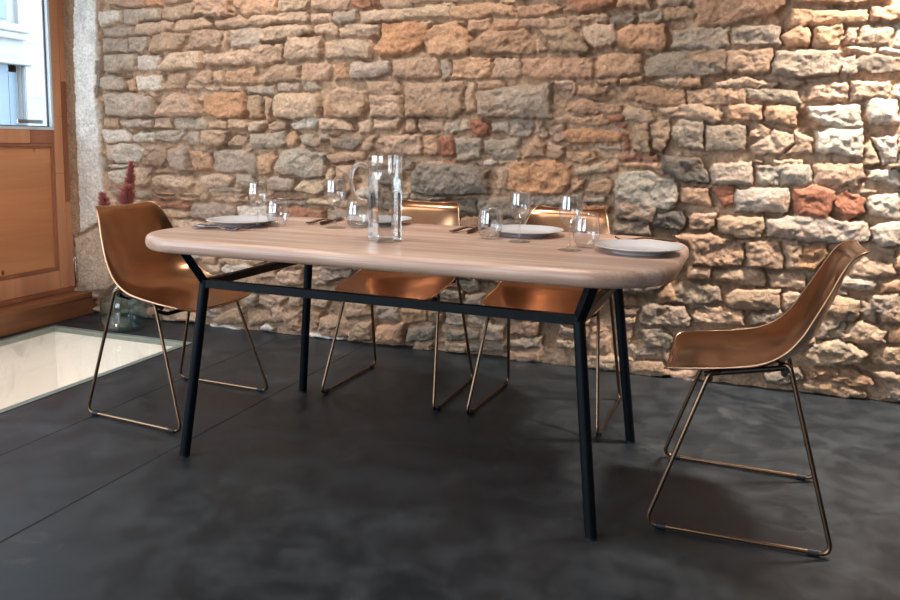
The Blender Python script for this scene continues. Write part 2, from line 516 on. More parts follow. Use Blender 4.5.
class NT:
    def __init__(s, m):
        s.m = m; s.t = m.node_tree; s.b = s.t.nodes['Principled BSDF']
    def n(s, typ, **kw):
        nd = s.t.nodes.new(typ)
        for k, v in kw.items():
            if k in nd.inputs: nd.inputs[k].default_value = v
            else: setattr(nd, k, v)
        return nd
    def l(s, a, b): s.t.links.new(a, b)
    def coords(s, scale=(1, 1, 1), obj=True, rot=(0, 0, 0)):
        tc = s.n('ShaderNodeTexCoord'); mp = s.n('ShaderNodeMapping')
        mp.inputs['Scale'].default_value = scale; mp.inputs['Rotation'].default_value = rot
        s.l(tc.outputs['Object'], mp.inputs['Vector'])
        return mp.outputs['Vector']
    def noise(s, vec, scale, detail=4, rough=.55, dist=0):
        nd = s.n('ShaderNodeTexNoise')
        nd.inputs['Scale'].default_value = scale; nd.inputs['Detail'].default_value = detail
        nd.inputs['Roughness'].default_value = rough; nd.inputs['Distortion'].default_value = dist
        s.l(vec, nd.inputs['Vector']); return nd.outputs['Fac']
    def ramp(s, fac, stops):
        r = s.n('ShaderNodeValToRGB'); e = r.color_ramp.elements
        while len(e) < len(stops): e.new(.5)
        for el, (p, c) in zip(e, stops):
            el.position = p
            el.color = (*c, 1) if isinstance(c, tuple) else (c, c, c, 1)
        s.l(fac, r.inputs['Fac']); return r.outputs['Color']
    def mix(s, fac, a, b, typ='MIX'):
        x = s.n('ShaderNodeMix', data_type='RGBA', blend_type=typ)
        for i, v in ((0, fac), (6, a), (7, b)):
            if hasattr(v, 'is_output'): s.l(v, x.inputs[i])
            elif i == 0: x.inputs[0].default_value = v
            else: x.inputs[i].default_value = (*v, 1)
        return x.outputs[2]
    def bump(s, h, strength=.3, dist=.01):
        b = s.n('ShaderNodeBump'); b.inputs['Strength'].default_value = strength
        b.inputs['Distance'].default_value = dist
        s.l(h, b.inputs['Height']); s.l(b.outputs['Normal'], s.b.inputs['Normal'])
    def col(s, c): s.l(c, s.b.inputs['Base Color'])
    def rough(s, c): s.l(c, s.b.inputs['Roughness'])

M = {}
# copper shell
m = M['copper'] = mat('copper', (.60, .27, .10), .3, 1.)
t = NT(m); v = t.coords((1, 1, 1))
n1 = t.noise(v, 5, 4); n2 = t.noise(v, 60, 3)
t.col(t.ramp(n1, [(.25, (.29, .145, .075)), (.55, (.38, .20, .11)), (.8, (.47, .26, .15))]))
t.rough(t.ramp(n1, [(.3, .23), (.7, .165)]))
t.bump(n1, .05, .02)
M['copper_rim'] = mat('copper_rim', (.62, .38, .24), .3, 1.)
M['brass_tube'] = mat('brass_tube', (.20, .125, .08), .30, 1.)
M['black_metal'] = mat('black_metal', (.0025, .005, .008), .45, 0., Specular_IOR_Level=.16)
M['dark_bar'] = mat('dark_bar', (.02, .016, .014), .4, .6)
M['rubber'] = mat('rubber', (.008, .008, .009), .6)
M['steel'] = mat('steel', (.6, .58, .56), .25, 1.)
M['dark_cutlery'] = mat('dark_cutlery', (.10, .055, .035), .35, .8)
M['grey_cutlery'] = mat('grey_cutlery', (.16, .14, .15), .25, 1.)
M['porcelain'] = mat('porcelain', (.54, .54, .56), .18)
m = M['glass'] = mat('clear_glass', (1, 1, 1), 0.0, 0, Transmission_Weight=1., IOR=1.45)
M['water'] = mat('water', (.97, .99, .99), 0.0, 0, Transmission_Weight=1., IOR=1.33)
M['jar_glass'] = mat('jar_glass', (.80, .92, .93), 0.02, 0, Transmission_Weight=1., IOR=1.45)
M['pane'] = mat('window_pane', (.95, .98, 1.), 0.0, 0, Transmission_Weight=1., IOR=1.1)
M['floor_glass'] = mat('floor_glass', (.86, .93, .90), 0.02, 0, Transmission_Weight=1., IOR=1.3)
M['glass_edge'] = mat('glass_edge', srgb(128, 138, 132), .3)
M['bead'] = mat('bead', srgb(200, 208, 215), .4)
M['gasket'] = mat('gasket', srgb(70, 80, 92), .5)
M['stem'] = mat('stem', srgb(120, 92, 60), .8)
M['plume'] = mat('plume', srgb(146, 78, 74), .9)
M['plaster_in'] = mat('plaster_in', srgb(74, 67, 62), .9)
M['ceiling'] = mat('ceiling_paint', srgb(226, 220, 212), .9)
M['pit'] = mat('pit_white', srgb(226, 218, 203), .8)
t = NT(M['pit']); v = t.coords()
t.col(t.mix(t.ramp(t.noise(v, 3.5, 5, .6, 1.0), [(.35, 0.), (.45, 1.)]), srgb(216, 210, 202), srgb(238, 234, 228)))

def thin_glass(name, tint, lo=.05, hi=.75, p=3.0):
    m = bpy.data.materials.new(name); m.use_nodes = True; nt = m.node_tree; nt.nodes.clear()
    o = nt.nodes.new('ShaderNodeOutputMaterial'); mx = nt.nodes.new('ShaderNodeMixShader')
    tr = nt.nodes.new('ShaderNodeBsdfTransparent'); tr.inputs['Color'].default_value = (*tint, 1)
    gl = nt.nodes.new('ShaderNodeBsdfGlossy'); gl.inputs['Roughness'].default_value = .02
    lw = nt.nodes.new('ShaderNodeLayerWeight'); lw.inputs['Blend'].default_value = .5
    pw = nt.nodes.new('ShaderNodeMath'); pw.operation = 'POWER'; pw.inputs[1].default_value = p
    ma = nt.nodes.new('ShaderNodeMath'); ma.operation = 'MULTIPLY_ADD'; ma.inputs[1].default_value = hi; ma.inputs[2].default_value = lo
    L = nt.links.new
    L(lw.outputs['Facing'], pw.inputs[0]); L(pw.outputs[0], ma.inputs[0]); L(ma.outputs[0], mx.inputs[0])
    L(tr.outputs[0], mx.inputs[1]); L(gl.outputs[0], mx.inputs[2]); L(mx.outputs[0], o.inputs[0])
    return m
M['thin'] = thin_glass('thin_clear_glass', (.97, .975, .975), .10, .6, 2.6)
M['jar_glass'] = thin_glass('pale_blue_glass', (.80, .90, .93))
M['pane'] = thin_glass('window_pane', (.86, .90, .93), .04, .5, 4)
M['floor_glass'] = thin_glass('floor_glass', (.96, .965, .95), .04, .35, 4)
# table wood: pale ash boards running along X
def wood(name, stops, bands=9, grain=1., rough=.42, axis='X', knots=False, boards=None):
    m = mat(name, (.5, .4, .3), rough); t = NT(m)
    sc_ = {'X': (.35, 3.2, 3.2), 'Y': (3.2, .35, 3.2), 'Z': (3.2, 3.2, .35)}[axis]
    v = t.coords(sc_)
    wv = t.noise(v, 2.2, 2, .4, .3)
    # growth rings: contour lines of a warped field
    mth = t.n('ShaderNodeMath', operation='MULTIPLY'); mth.inputs[1].default_value = bands
    t.l(wv, mth.inputs[0])
    fr = t.n('ShaderNodeMath', operation='PINGPONG'); fr.inputs[1].default_value = .5
    t.l(mth.outputs[0], fr.inputs[0])
    rings = t.ramp(fr.outputs[0], [(0., 0.), (.35, .9), (.5, 1.)])
    fine = t.noise(t.coords(tuple(a*b for a, b in zip(sc_, (2, 14, 14) if axis == 'X' else (14, 2, 14) if axis == 'Y' else (14, 14, 2)))), 6, 4, .6)
    base = t.ramp(t.noise(v, 1.3, 3, .5), stops)
    c = t.mix(.22*grain, base, t.mix(rings, tuple(x*.55 for x in stops[0][1]), (1, .97, .93)), 'MULTIPLY')
    c = t.mix(t.ramp(t.noise(t.coords(tuple(a*b for a, b in zip(sc_, (.5, 2.6, 2.6) if axis == 'X' else (1, 1, 1)))), 1.7, 3, .5, .2), [(.42, 0.), (.58, .75*min(1, grain))]), c, tuple(x*.66 for x in stops[0][1]))
    c = t.mix(t.ramp(fine, [(.35, .28*grain), (.65, 0.)]), c, tuple(x*.5 for x in stops[0][1]))
    if boards:
        sep = t.n('ShaderNodeSeparateXYZ'); tcn = t.n('ShaderNodeTexCoord'); t.l(tcn.outputs['Object'], sep.inputs[0])
        mu = t.n('ShaderNodeMath', operation='MULTIPLY'); mu.inputs[1].default_value = boards
        t.l(sep.outputs['XYZ'.index('Y' if axis == 'X' else 'X')], mu.inputs[0])
        fl = t.n('ShaderNodeMath', operation='FLOOR'); t.l(mu.outputs[0], fl.inputs[0])
        wn = t.n('ShaderNodeTexWhiteNoise', noise_dimensions='1D'); t.l(fl.outputs[0], wn.inputs['W'])
        c = t.mix(t.ramp(wn.outputs['Value'], [(0., 0.), (1., .30)]), c, srgb(186, 144, 124))
    if knots:
        vo = t.n('ShaderNodeTexVoronoi'); vo.inputs['Scale'].default_value = 9.5
        t.l(t.coords((1, 1.2, .75)), vo.inputs['Vector'])
        kn = t.ramp(vo.outputs['Distance'], [(.06, 1.), (.15, 0.)])
        c = t.mix(kn, c, srgb(92, 40, 18))
    t.col(c); t.bump(fine, .06, .002)
    return m
M['ash'] = wood('ash_wood', [(.3, srgb(206, 168, 148)), (.5, srgb(226, 198, 180)), (.7, srgb(240, 222, 208))], 8, 2.2, .34, boards=9.5)
M['pine'] = wood('pine_panel', [(.3, srgb(194, 130, 88)), (.5, srgb(206, 142, 98)), (.7, srgb(216, 156, 110))], 8, .5, .45, 'Y', knots=True)
M['pine_v'] = wood('pine_stile', [(.3, srgb(196, 136, 100)), (.5, srgb(208, 148, 110)), (.7, srgb(218, 160, 122))], 6, .5, .45, 'Z')
M['pine_dark'] = wood('pine_dark', [(.3, srgb(146, 92, 66)), (.5, srgb(160, 102, 74)), (.7, srgb(172, 112, 82))], 6, .5, .45, 'Z')
M['step_wood'] = wood('step_wood', [(.3, srgb(92, 58, 40)), (.5, srgb(122, 78, 50)), (.7, srgb(156, 100, 62))], 7, .8, .5, 'Y')

# concrete floor
m = M['concrete'] = mat('concrete', (.05, .05, .05), .4, 0, Specular_IOR_Level=.42)
t = NT(m); v = t.coords()
n1 = t.noise(v, 1.1, 5, .6, .4); n2 = t.noise(v, 7, 6, .65, .3); n3 = t.noise(v, 90, 2)
c = t.ramp(n1, [(.3, srgb(23, 30, 36)), (.55, srgb(33, 39, 44)), (.75, srgb(50, 54, 58))])
c = t.mix(t.ramp(n2, [(.42, 0.), (.70, .5)]), c, srgb(72, 76, 80))
c = t.mix(t.ramp(t.noise(v, 2.6, 8, .7, .8), [(.60, 0.), (.66, .22)]), c, srgb(112, 110, 106))
t.col(c)
t.rough(t.ramp(n2, [(.3, .30), (.7, .52)]))
t.bump(n2, .06, .004)
M['joint'] = mat('joint', srgb(22, 22, 24), .8)

# rubble stone: colour of each stone comes from the mesh attribute
m = M['stone'] = mat('rubble_stone', (.4, .3, .2), .92, 0, Specular_IOR_Level=.2)
t = NT(m)
at = t.n('ShaderNodeAttribute', attribute_name='stone')
v = t.coords()
n1 = t.noise(v, 14, 8, .65, .5); n2 = t.noise(v, 70, 6, .7); n3 = t.noise(v, 200, 3, .7)
c = t.mix(1., at.outputs['Color'], t.ramp(n1, [(.3, .78), (.5, 1.), (.7, 1.18)]), 'MULTIPLY')
c = t.mix(1., c, t.ramp(n2, [(.30, .66), (.6, 1.10)]), 'MULTIPLY')
t.col(c)
ad = t.n('ShaderNodeMath', operation='ADD'); t.l(n1, ad.inputs[0]); t.l(n2, ad.inputs[1])
t.bump(ad.outputs[0], .8, .012)

M['facade'] = mat('facade', srgb(148, 148, 146), .8)
M['facade_glass'] = mat('facade_glass', srgb(104, 118, 130), .35)
M['street'] = mat('street', srgb(150, 148, 144), .8)

# ------------------------------------------------------------------ stone wall
def vnoise(x, y, seed):
    xi = np.floor(x).astype(np.int64); yi = np.floor(y).astype(np.int64)
    xf = x-xi; yf = y-yi
    def h(a, b):
        k = (a*374761393 + b*668265263 + seed*1442695041) & 0x7fffffff
        k = ((k ^ (k >> 13))*1274126177) & 0x7fffffff
        return ((k ^ (k >> 16)) & 0xffff)/65535.
    u = xf*xf*(3-2*xf); w = yf*yf*(3-2*yf)
    return (h(xi, yi)*(1-u)+h(xi+1, yi)*u)*(1-w)+(h(xi, yi+1)*(1-u)+h(xi+1, yi+1)*u)*w
def fbm(x, y, seed, o=4):
    s = np.zeros_like(x); a = .5
    for i in range(o):
        s += a*vnoise(x*2**i, y*2**i, seed+i*17); a *= .5
    return s/(1-.5**o)
def facets(x, y, seed):
    """chipped, faceted relief: per-cell tilted planes"""
    best = np.full(x.shape, -9.)
    xi = np.floor(x).astype(np.int64); yi = np.floor(y).astype(np.int64)
    rs = lambda a, b, s: (((a*73856093 ^ b*19349663 ^ (seed+s)*83492791) & 0x7fffffff) % 9973)/9973.
    for dx in (-1, 0, 1):
        for dy in (-1, 0, 1):
            a, b = xi+dx, yi+dy
            cx = a+rs(a, b, 1); cy = b+rs(a, b, 2)
            sx = (rs(a, b, 3)-.5)*1.3; sy = (rs(a, b, 4)-.5)*1.3
            d = np.hypot(x-cx, y-cy)
            val = 1-d*.9+sx*(x-cx)+sy*(y-cy)
            best = np.maximum(best, val)
    return best

PAL = {'t': (178,148,124), 'b': (190,162,138), 'g': (166,148,131), 'G': (172,158,143), 'd': (134,121,108), 'D': (112,104,96),
       'o': (184,147,119), 'O': (188,142,108), 'P': (198,156,122), 'r': (164,118,94), 'R': (158,106,84), 'w': (198,184,168),
       'B': (178,130,108), 'W': (216,210,202), 'E': (160,130,104), 'S': (188,170,150)}  # E: warm reflected light painted as a brown strip beside the door
MORTAR = (184,154,128)

def build_wall():
    rng = random.Random(7)
    X0, X1, Z0, Z1, ST = -3.72, 1.50, -.02, 2.72, .0052
    nx = int((X1-X0)/ST)+1; nz = int((Z1-Z0)/ST)+1
    xs = np.linspace(X0, X1, nx); zs = np.linspace(Z0, Z1, nz)
    GX, GZ = np.meshgrid(xs, zs)
    f1 = fbm(GX*7, GZ*7, 3); f2 = fbm(GX*28, GZ*28, 9); f3 = fbm(GX*90, GZ*90, 21, 3)
    wx = (fbm(GX*16, GZ*16, 31)-.5)*.024 + (fbm(GX*55, GZ*55, 41, 2)-.5)*.014
    wz = (fbm(GX*16, GZ*16, 51)-.5)*.018 + (fbm(GX*55, GZ*55, 61, 2)-.5)*.013
    # mortar bed: mostly filled, here and there raked out deep
    H = -.005 + (f1-.5)*.030 + (f2-.5)*.018 + (f3-.5)*.008
    rubble = np.clip((facets(GX*26, GZ*30, 5)-.55)*.9, -.3, .6)*.014
    H += rubble
    H -= np.clip((fbm(GX*5, GZ*9, 77)-.55)*6, 0, 1)*.034
    C = np.empty(GX.shape+(3,)); C[:] = srgb(*MORTAR)
    C *= (.86+.30*f2)[..., None]
    best = np.full(GX.shape, -1.)
    cov = np.zeros(GX.shape, bool)
    stones = []
    for l in STONES.strip().split('\n'):
        k, *p = l.split()
        stones.append((k, np.array([[float(a)/1000 for a in q.split(',')] for q in p]), True))
    # courses for the stretches the list leaves open
    z = .0; kinds = 'ttbbggwotgbtorg'
    while z < Z1:
        h = rng.uniform(.045, .13); x = X0-.1
        while x < X1:
            w = rng.uniform(.09, .34)*(1 if h > .06 else .8)
            if rng.random() < .25: hh = h*.55
            else: hh = h
            j = lambda s: rng.uniform(-s, s)
            stones.append((rng.choice(kinds), np.array([[x+.004, z+.004+j(.006)], [x+w/2, z+j(.006)], [x+w-.004, z+.004+j(.008)], [x+w+j(.01), z+hh/2], [x+w-.006, z+hh-.003+j(.008)], [x+w/2, z+hh+j(.008)], [x+.006, z+hh-.004+j(.006)], [x+j(.01), z+hh/2]]), False))
            if hh < h:
                stones.append((rng.choice(kinds), np.array([[x+.004, z+hh+.004], [x+w-.006, z+hh+.004], [x+w-.004, z+h], [x+.004, z+h]]), False))
            x += w+.006
        z += h+.006
    for si, (k, P, traced) in enumerate(stones):
        x0, x1 = P[:, 0].min()-.03, P[:, 0].max()+.03
        z0, z1 = P[:, 1].min()-.03, P[:, 1].max()+.03
        i0, i1 = max(0, int((x0-X0)/ST)), min(nx, int((x1-X0)/ST)+2)
        j0, j1 = max(0, int((z0-Z0)/ST)), min(nz, int((z1-Z0)/ST)+2)
        if i1-i0 < 2 or j1-j0 < 2: continue
        sl = (slice(j0, j1), slice(i0, i1))
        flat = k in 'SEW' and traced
        sx = GX[sl]+wx[sl]*(.5 if flat else 1); sz = GZ[sl]+wz[sl]*(.5 if flat else 1)
        d2 = np.full(sx.shape, 9.); ins = np.zeros(sx.shape, bool)
        n = len(P)
        for a in range(n):
            ax, az = P[a]; bx, bz = P[(a+1) % n]
            ex, ez = bx-ax, bz-az
            tt = np.clip(((sx-ax)*ex+(sz-az)*ez)/(ex*ex+ez*ez+1e-12), 0, 1)
            d2 = np.minimum(d2, (sx-ax-tt*ex)**2+(sz-az-tt*ez)**2)
            cr = ((az > sz) != (bz > sz))
            with np.errstate(divide='ignore', invalid='ignore'):
                ins ^= cr & (sx < (bx-ax)*(sz-az)/(bz-az+1e-12)+ax)
        d = np.where(ins, np.sqrt(d2), -np.sqrt(d2)) + (.0012 if traced else -.002)
        if not traced:
            area = (d > 0)
            if area.sum() < 4: continue
            if (cov[sl] & area).sum() > .12*area.sum(): continue
            d = np.where(cov[sl], np.minimum(d, -.004), d)
        size = min(P[:, 0].max()-P[:, 0].min(), P[:, 1].max()-P[:, 1].min())
        cx, cz = P.mean(0)
        r = random.Random(si*31+5)
        if k == 'W': hs = .028 if z1 < .4 else .030
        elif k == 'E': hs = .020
        elif k == 'S': hs = .040
        else: hs = min(.052, .020+.20*size)*r.uniform(.60, 1.22)
        e = .009 if flat else min(.010, .004+size*.04)
        q = np.clip(d/e, 0, 1)
        prof = np.sqrt(np.clip(1-(1-q)**2, 0, 1))
        tx, tz = r.uniform(-.07, .07), r.uniform(-.10, .06)
        top = hs + tx*(sx-cx) + tz*(sz-cz)
        if flat:
            top = hs + (f2[sl]-.5)*.008 + (f3[sl]-.5)*.009 + (f1[sl]-.5)*.006
        else:
            fa = facets((sx+r.random()*9)*13, (sz+r.random()*9)*17, si)
            fb = facets((sx+r.random()*9)*34, (sz+r.random()*9)*40, si+999)
            am = r.uniform(.016, .032)
            top = top + (fa-.75)*am + (fb-.75)*am*.42 + (f2[sl]-.5)*.014 + (f3[sl]-.5)*.008
            # broken arrises
            top = np.minimum(top, hs*.72 + d*r.uniform(.25, .9))
        h = np.where(d > 0, H[sl]*(1-prof)+top*prof, -9)
        m_ = (d > 0) & (h > np.where(cov[sl], H[sl], -1e9) if not traced else d > 0)
        m_ &= ~(cov[sl] & (best[sl] > d))
        Hs = H[sl]; Hs[m_] = h[m_]
        base = np.array(srgb(*PAL[k]))
        if not flat:
            base = base*np.array([1+r.uniform(-.12, .12)]*3)*np.array([1+r.uniform(-.02, .02) for _ in range(3)])
        colr = base*(.90+.22*f2[sl])[..., None]
        # light limey dust in the hollows, ochre streaks across some stones
        if not flat:
            oc = np.clip((fbm(sx*9, sz*16, si)-.58)*5, 0, 1)*r.choice([0, .2, .35])
            colr = colr*(1-oc)[..., None]+np.array(srgb(182, 130, 88))*oc[..., None]
        if k == 'E':
            pass
        edge = np.clip(d/.003, 0, 1)[..., None]
        Cs = C[sl]; Cs[m_] = (colr*edge+np.array(srgb(*MORTAR))*(1-edge))[m_]
        bs = best[sl]; bs[m_] = d[m_]
        cv = cov[sl]; cv |= (d > 0)
    # the foot of the wall steps back onto the slab
    V = np.stack([GX, 3.503-H, GZ], -1).reshape(-1, 3)
    idx = np.arange(nx*nz).reshape(nz, nx)
    F = np.stack([idx[:-1, :-1], idx[:-1, 1:], idx[1:, 1:], idx[1:, :-1]], -1).reshape(-1, 4)
    # body of the wall behind the face
    n0 = len(V)
    yb = 3.90
    back = np.array([[X0, yb, Z0], [X1, yb, Z0], [X1, yb, Z1], [X0, yb, Z1]])
    V = np.concatenate([V, back])
    me = bpy.data.meshes.new('wall_back')
    faces_extra = []
    me.vertices.add(len(V)); me.vertices.foreach_set('co', V.astype(np.float32).ravel())
    # sides as n-gons
    bottom = list(idx[0, ::-1])+[n0, n0+1]
    topf = list(idx[-1, :])+[n0+2, n0+3]
    left = list(idx[:, 0])+[n0+3, n0]
    right = list(idx[::-1, -1])+[n0+1, n0+2]
    polys = [[int(a) for a in p] for p in (bottom, topf, left, right)]+[[n0, n0+3, n0+2, n0+1]]
    loops = np.concatenate([F.ravel()]+[np.array(p) for p in polys]).astype(np.int32)
    tot = [4]*len(F)+[len(p) for p in polys]
    starts = np.concatenate([[0], np.cumsum(tot)[:-1]]).astype(np.int32)
    me.loops.add(len(loops)); me.loops.foreach_set('vertex_index', loops)
    me.polygons.add(len(tot)); me.polygons.foreach_set('loop_start', starts)
    me.update(calc_edges=True); me.validate()
    ca = me.color_attributes.new('stone', 'FLOAT_COLOR', 'POINT')
    buf = np.ones((len(V), 4), np.float32); buf[:n0, :3] = np.clip(C.reshape(-1, 3), 0, 1); buf[n0:, :3] = .4
    ca.data.foreach_set('color', buf.ravel())
    o = link('wall_back', me, M['stone'])
    struct(o)
    return o
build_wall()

# ------------------------------------------------------------------ room shell
XL = -3.65           # inner face of the door wall
XR, YF, ZC = 1.50, -3.2, 2.70
# glass floor light: opening in the slab
PX0, PX1, PY0, PY1 = -3.46, -2.53, .55, 3.16
bm = bmesh.new()
for x0, x1, y0, y1 in ((XL-.35, PX0, YF, 3.9), (PX1, XR, YF, 3.9), (PX0, PX1, YF, PY0), (PX0, PX1, PY1, 3.9)):
    add_box(bm, x0, x1, y0, y1, -.12, 0)
bmesh.ops.remove_doubles(bm, verts=bm.verts, dist=1e-5)
floor = struct(from_bm('floor', bm, M['concrete'], None, False))
# saw-cut joints in the slab (narrow filled slots, a hair proud of nothing: let into the surface)
def joint(name, a, b, w=.006):
    d = (Vector(b)-Vector(a)).normalized(); nrm = Vector((-d.y, d.x, 0))*w/2
    bm = bmesh.new()
    A, B = Vector(a), Vector(b)
    lo = [bm.verts.new(p+Vector((0, 0, -.004))) for p in (A-nrm, B-nrm, B+nrm, A+nrm)]
    hi = [bm.verts.new(p+Vector((0, 0, .0006))) for p in (A-nrm, B-nrm, B+nrm, A+nrm)]
    bm.faces.new(hi); bm.faces.new(lo[::-1])
    for i in range(4): bm.faces.new((lo[i], lo[(i+1) % 4], hi[(i+1) % 4], hi[i]))
    return from_bm(name, bm, M['joint'], floor, False)
joint('expansion_joint', (-1.735, YF, 0), (-1.70, 3.44, 0), .007)
joint('expansion_joint', (-2.205, YF, 0), (-2.185, 3.44, 0), .005)
joint('expansion_joint', (PX1+.012, YF, 0), (PX1+.012, PY0, 0), .006)
# cellar pit below the glass
bm = bmesh.new()
D = -1.6
add_box(bm, PX0-.10, PX0, PY0-.1, PY1+.1, D, -.121)
add_box(bm, PX0+.001, PX0+.008, PY0, PY1, D, -.025)
add_box(bm, PX1, PX1+.1, PY0-.1, PY1+.1, D, -.121)
add_box(bm, PX1-.008, PX1-.001, PY0, PY1, D, -.025)
add_box(bm, PX0, PX1, PY1, PY1+.1, D, -.121)
add_box(bm, PX0+.008, PX1-.008, PY1-.008, PY1-.001, D, -.025)
add_box(bm, PX0, PX1, PY0-.1, PY0, D, -.121)
add_box(bm, PX0+.008, PX1-.008, PY0+.001, PY0+.008, D, -.025)
add_box(bm, PX0-.1, PX1+.1, PY0-.1, PY1+.1, D-.1, D)
from_bm('cellar_shaft', bm, M['pit'], floor, False)

gp = thing('glass_floor_panel', 'large walk-on glass panel let into the dark floor beside the wooden step', 'floor panel', (PX0, PY0, 0))
def W(o, p):      # parent a world-built part to a placed thing
    o.parent = p; o.matrix_parent_inverse = Matrix.Translation(-Vector(p.location)) if p.rotation_euler.z == 0 else (Matrix.Translation(p.location) @ Matrix.Rotation(p.rotation_euler.z, 4, 'Z')).inverted()
    return o
W(box('glass_pane', PX0+.035, PX1-.035, PY0+.035, PY1-.035, -.022, -.002, M['floor_glass'], None, .001), gp)
bm = bmesh.new()
add_box(bm, PX0+.001, PX1-.001, PY0+.001, PY0+.034, -.024, .0015)
add_box(bm, PX0+.001, PX1-.001, PY1-.034, PY1-.001, -.024, .0015)
add_box(bm, PX0+.001, PX0+.034, PY0+.034, PY1-.034, -.024, .0015)
add_box(bm, PX1-.034, PX1-.001, PY0+.034, PY1-.034, -.024, .0015)
W(from_bm('edge_frame', bm, M['glass_edge'], None, False), gp)
bm = bmesh.new()
add_box(bm, PX1-.001, PX1+.009, PY0, PY1+.006, -.05, .0008)
W(from_bm('seal', bm, M['joint'], None, False), gp)
bm = bmesh.new()
add_box(bm, PX0, PX1, PY1, PY1+.012, -.05, .0008)
W(from_bm('seal', bm, M['joint'], None, False), gp)

# ceiling, right wall, front wall with two tall shop windows, left wall with door + window
bm = bmesh.new(); add_box(bm, XL-.35, XR+.2, YF-.2, 3.9, ZC, ZC+.15)
struct(from_bm('ceiling', bm, M['ceiling'], None, False))
def wall_boxes(name, rects, fn, mt):
    bm = bmesh.new()
    for r in rects: add_box(bm, *fn(*r))
    return struct(from_bm(name, bm, mt, None, False))
wall_boxes('wall_right', [(YF, 3.52, 0, ZC)], lambda a, b, c, d: (XR-.02, XR+.2, a, b, c, d), M['plaster_in'])
# left wall: window opening Y -2.6..0.9, door opening Y 2.25..3.55
DY0, DY1, DZ1 = 1.95, 3.52, 2.35
WY0, WY1, WZ0, WZ1 = -2.4, 1.6, .5, 2.35
wall_boxes('wall_left', [(YF, WY0, 0, ZC), (WY0, WY1, 0, WZ0), (WY0, WY1, WZ1, ZC), (WY1, DY0, 0, ZC), (DY0, DY1, DZ1, ZC), (DY1, 3.90, ZC-.0001, ZC)], lambda a, b, c, d: (XL-.30, XL, a, b, c, d), M['plaster_in'])
FX0, FX1 = -2.9, -.2
wall_boxes('wall_front', [(XL-.3, FX0, 0, ZC), (FX0, FX1, 0, .5), (FX0, FX1, 2.3, ZC), (FX1, XR+.2, 0, ZC)], lambda a, b, c, d: (a, b, YF-.2, YF, c, d), M['plaster_in'])
def window(name, x0, x1, y0, y1, z0, z1, axis):
    bm = bmesh.new(); w = .06
    if axis == 'Y':
        for a, b, c, d in ((y0, y1, z0, z0+w), (y0, y1, z1-w, z1), (y0, y0+w, z0+w, z1-w), (y1-w, y1, z0+w, z1-w), ((y0+y1)/2-w/2, (y0+y1)/2+w/2, z0+w, z1-w)):
            add_box(bm, x0, x1, a, b, c, d)
    else:
        for a, b, c, d in ((x0, x1, z0, z0+w), (x0, x1, z1-w, z1), (x0, x0+w, z0+w, z1-w), (x1-w, x1, z0+w, z1-w), ((x0+x1)/2-w/2, (x0+x1)/2+w/2, z0+w, z1-w)):
            add_box(bm, a, b, y0, y1, c, d)
    return struct(from_bm(name, bm, M['pine_v'], None, False))
window('window_1', XL-.15, XL-.08, WY0, WY1, WZ0, WZ1, 'Y')
window('window_2', FX0, FX1, YF-.13, YF-.06, .5, 2.3, 'X')

# ------------------------------------------------------------------ wooden step and glazed door
st = bmesh.new()
add_box(st, XL-.02, -3.50, 1.9, 3.545, .0, .128, .004)
stp = struct(from_bm('trim_1', st, M['step_wood'], None, True, 40))
box('nosing', -3.515, -3.494, 1.9, 3.535, .104, .131, M['step_wood'], stp, .003)

door = struct(bpy.data.objects.new('door_1', None)); COL.objects.link(door)
door.location = (XL, DY0, .128)
dx0, dx1 = XL-.055, XL+.0
S0, S1 = 3.385, 3.494     # hinge-side stile
GZ0 = 1.092               # foot of the glazing
def dp(name, *a, mt, bev=.002): return W(box(name, *a, M[mt], None, bev), door)
dp('threshold', dx0, XL+.012, DY0, 3.52, .128, .150, mt='pine_dark')
# stile glued up from staggered blocks
cuts = [.152, .50, .83, 1.16, 1.47, 1.83, 2.33]
for i in range(6):
    dp('stile_block', dx0, dx1, S0+.001, S0+.062, cuts[i], cuts[i+1]-.001, mt=['pine_v', 'pine_v', 'pine_v', 'pine_v', 'pine_v', 'pine_dark'][i])
cuts = [.152, .66, 1.12, 1.36, 1.60, 1.98, 2.33]
for i in range(6):
    dp('stile_block', dx0, dx1, S0+.063, S1, cuts[i], cuts[i+1]-.001, mt=['pine_v', 'pine_dark', 'pine_dark', 'pine_v', 'pine_v', 'pine_v'][i])
dp('stile', dx0, dx1, DY0+.03, DY0+.14, .152, 2.33, mt='pine_v')
dp('top_rail', dx0, dx1, DY0+.14, S0, 2.20, 2.33, mt='pine_v')
dp('lock_rail', dx0, dx1, DY0+.14, S0-.16, 1.004, GZ0-.012, mt='pine_v')
dp('lock_rail', dx0, dx1, S0-.159, S0, 1.004, GZ0-.012, mt='pine_dark')
dp('bottom_rail', dx0, dx1, DY0+.14, S0, .152, .262, mt='pine_v')
dp('door_panel', dx0+.012, dx1-.016, DY0+.14, S0, .262, 1.004, mt='pine')
bm = bmesh.new()
add_box(bm, dx1-.016, dx1-.001, DY0+.14, S0, .985, 1.003, .003)
add_box(bm, dx1-.016, dx1-.001, DY0+.14, S0, .263, .285, .003)
add_box(bm, dx1-.016, dx1-.001, S0-.020, S0-.001, .285, .985, .003)
add_box(bm, dx1-.016, dx1-.001, DY0+.141, DY0+.16, .285, .985, .003)
W(from_bm('panel_moulding', bm, M['pine_dark'], None, True, 40), door)
bm = bmesh.new()
for a, b, c, d in ((DY0+.14, S0, GZ0-.012, GZ0+.004), (S0-.014, S0, GZ0, 2.2), (DY0+.14, DY0+.154, GZ0, 2.2), (DY0+.14, S0, 2.19, 2.2)):
    add_box(bm, dx1-.02, dx1+.003, a, b, c, d)
W(from_bm('glazing_bead', bm, M['bead'], None, False), door)
bm = bmesh.new()
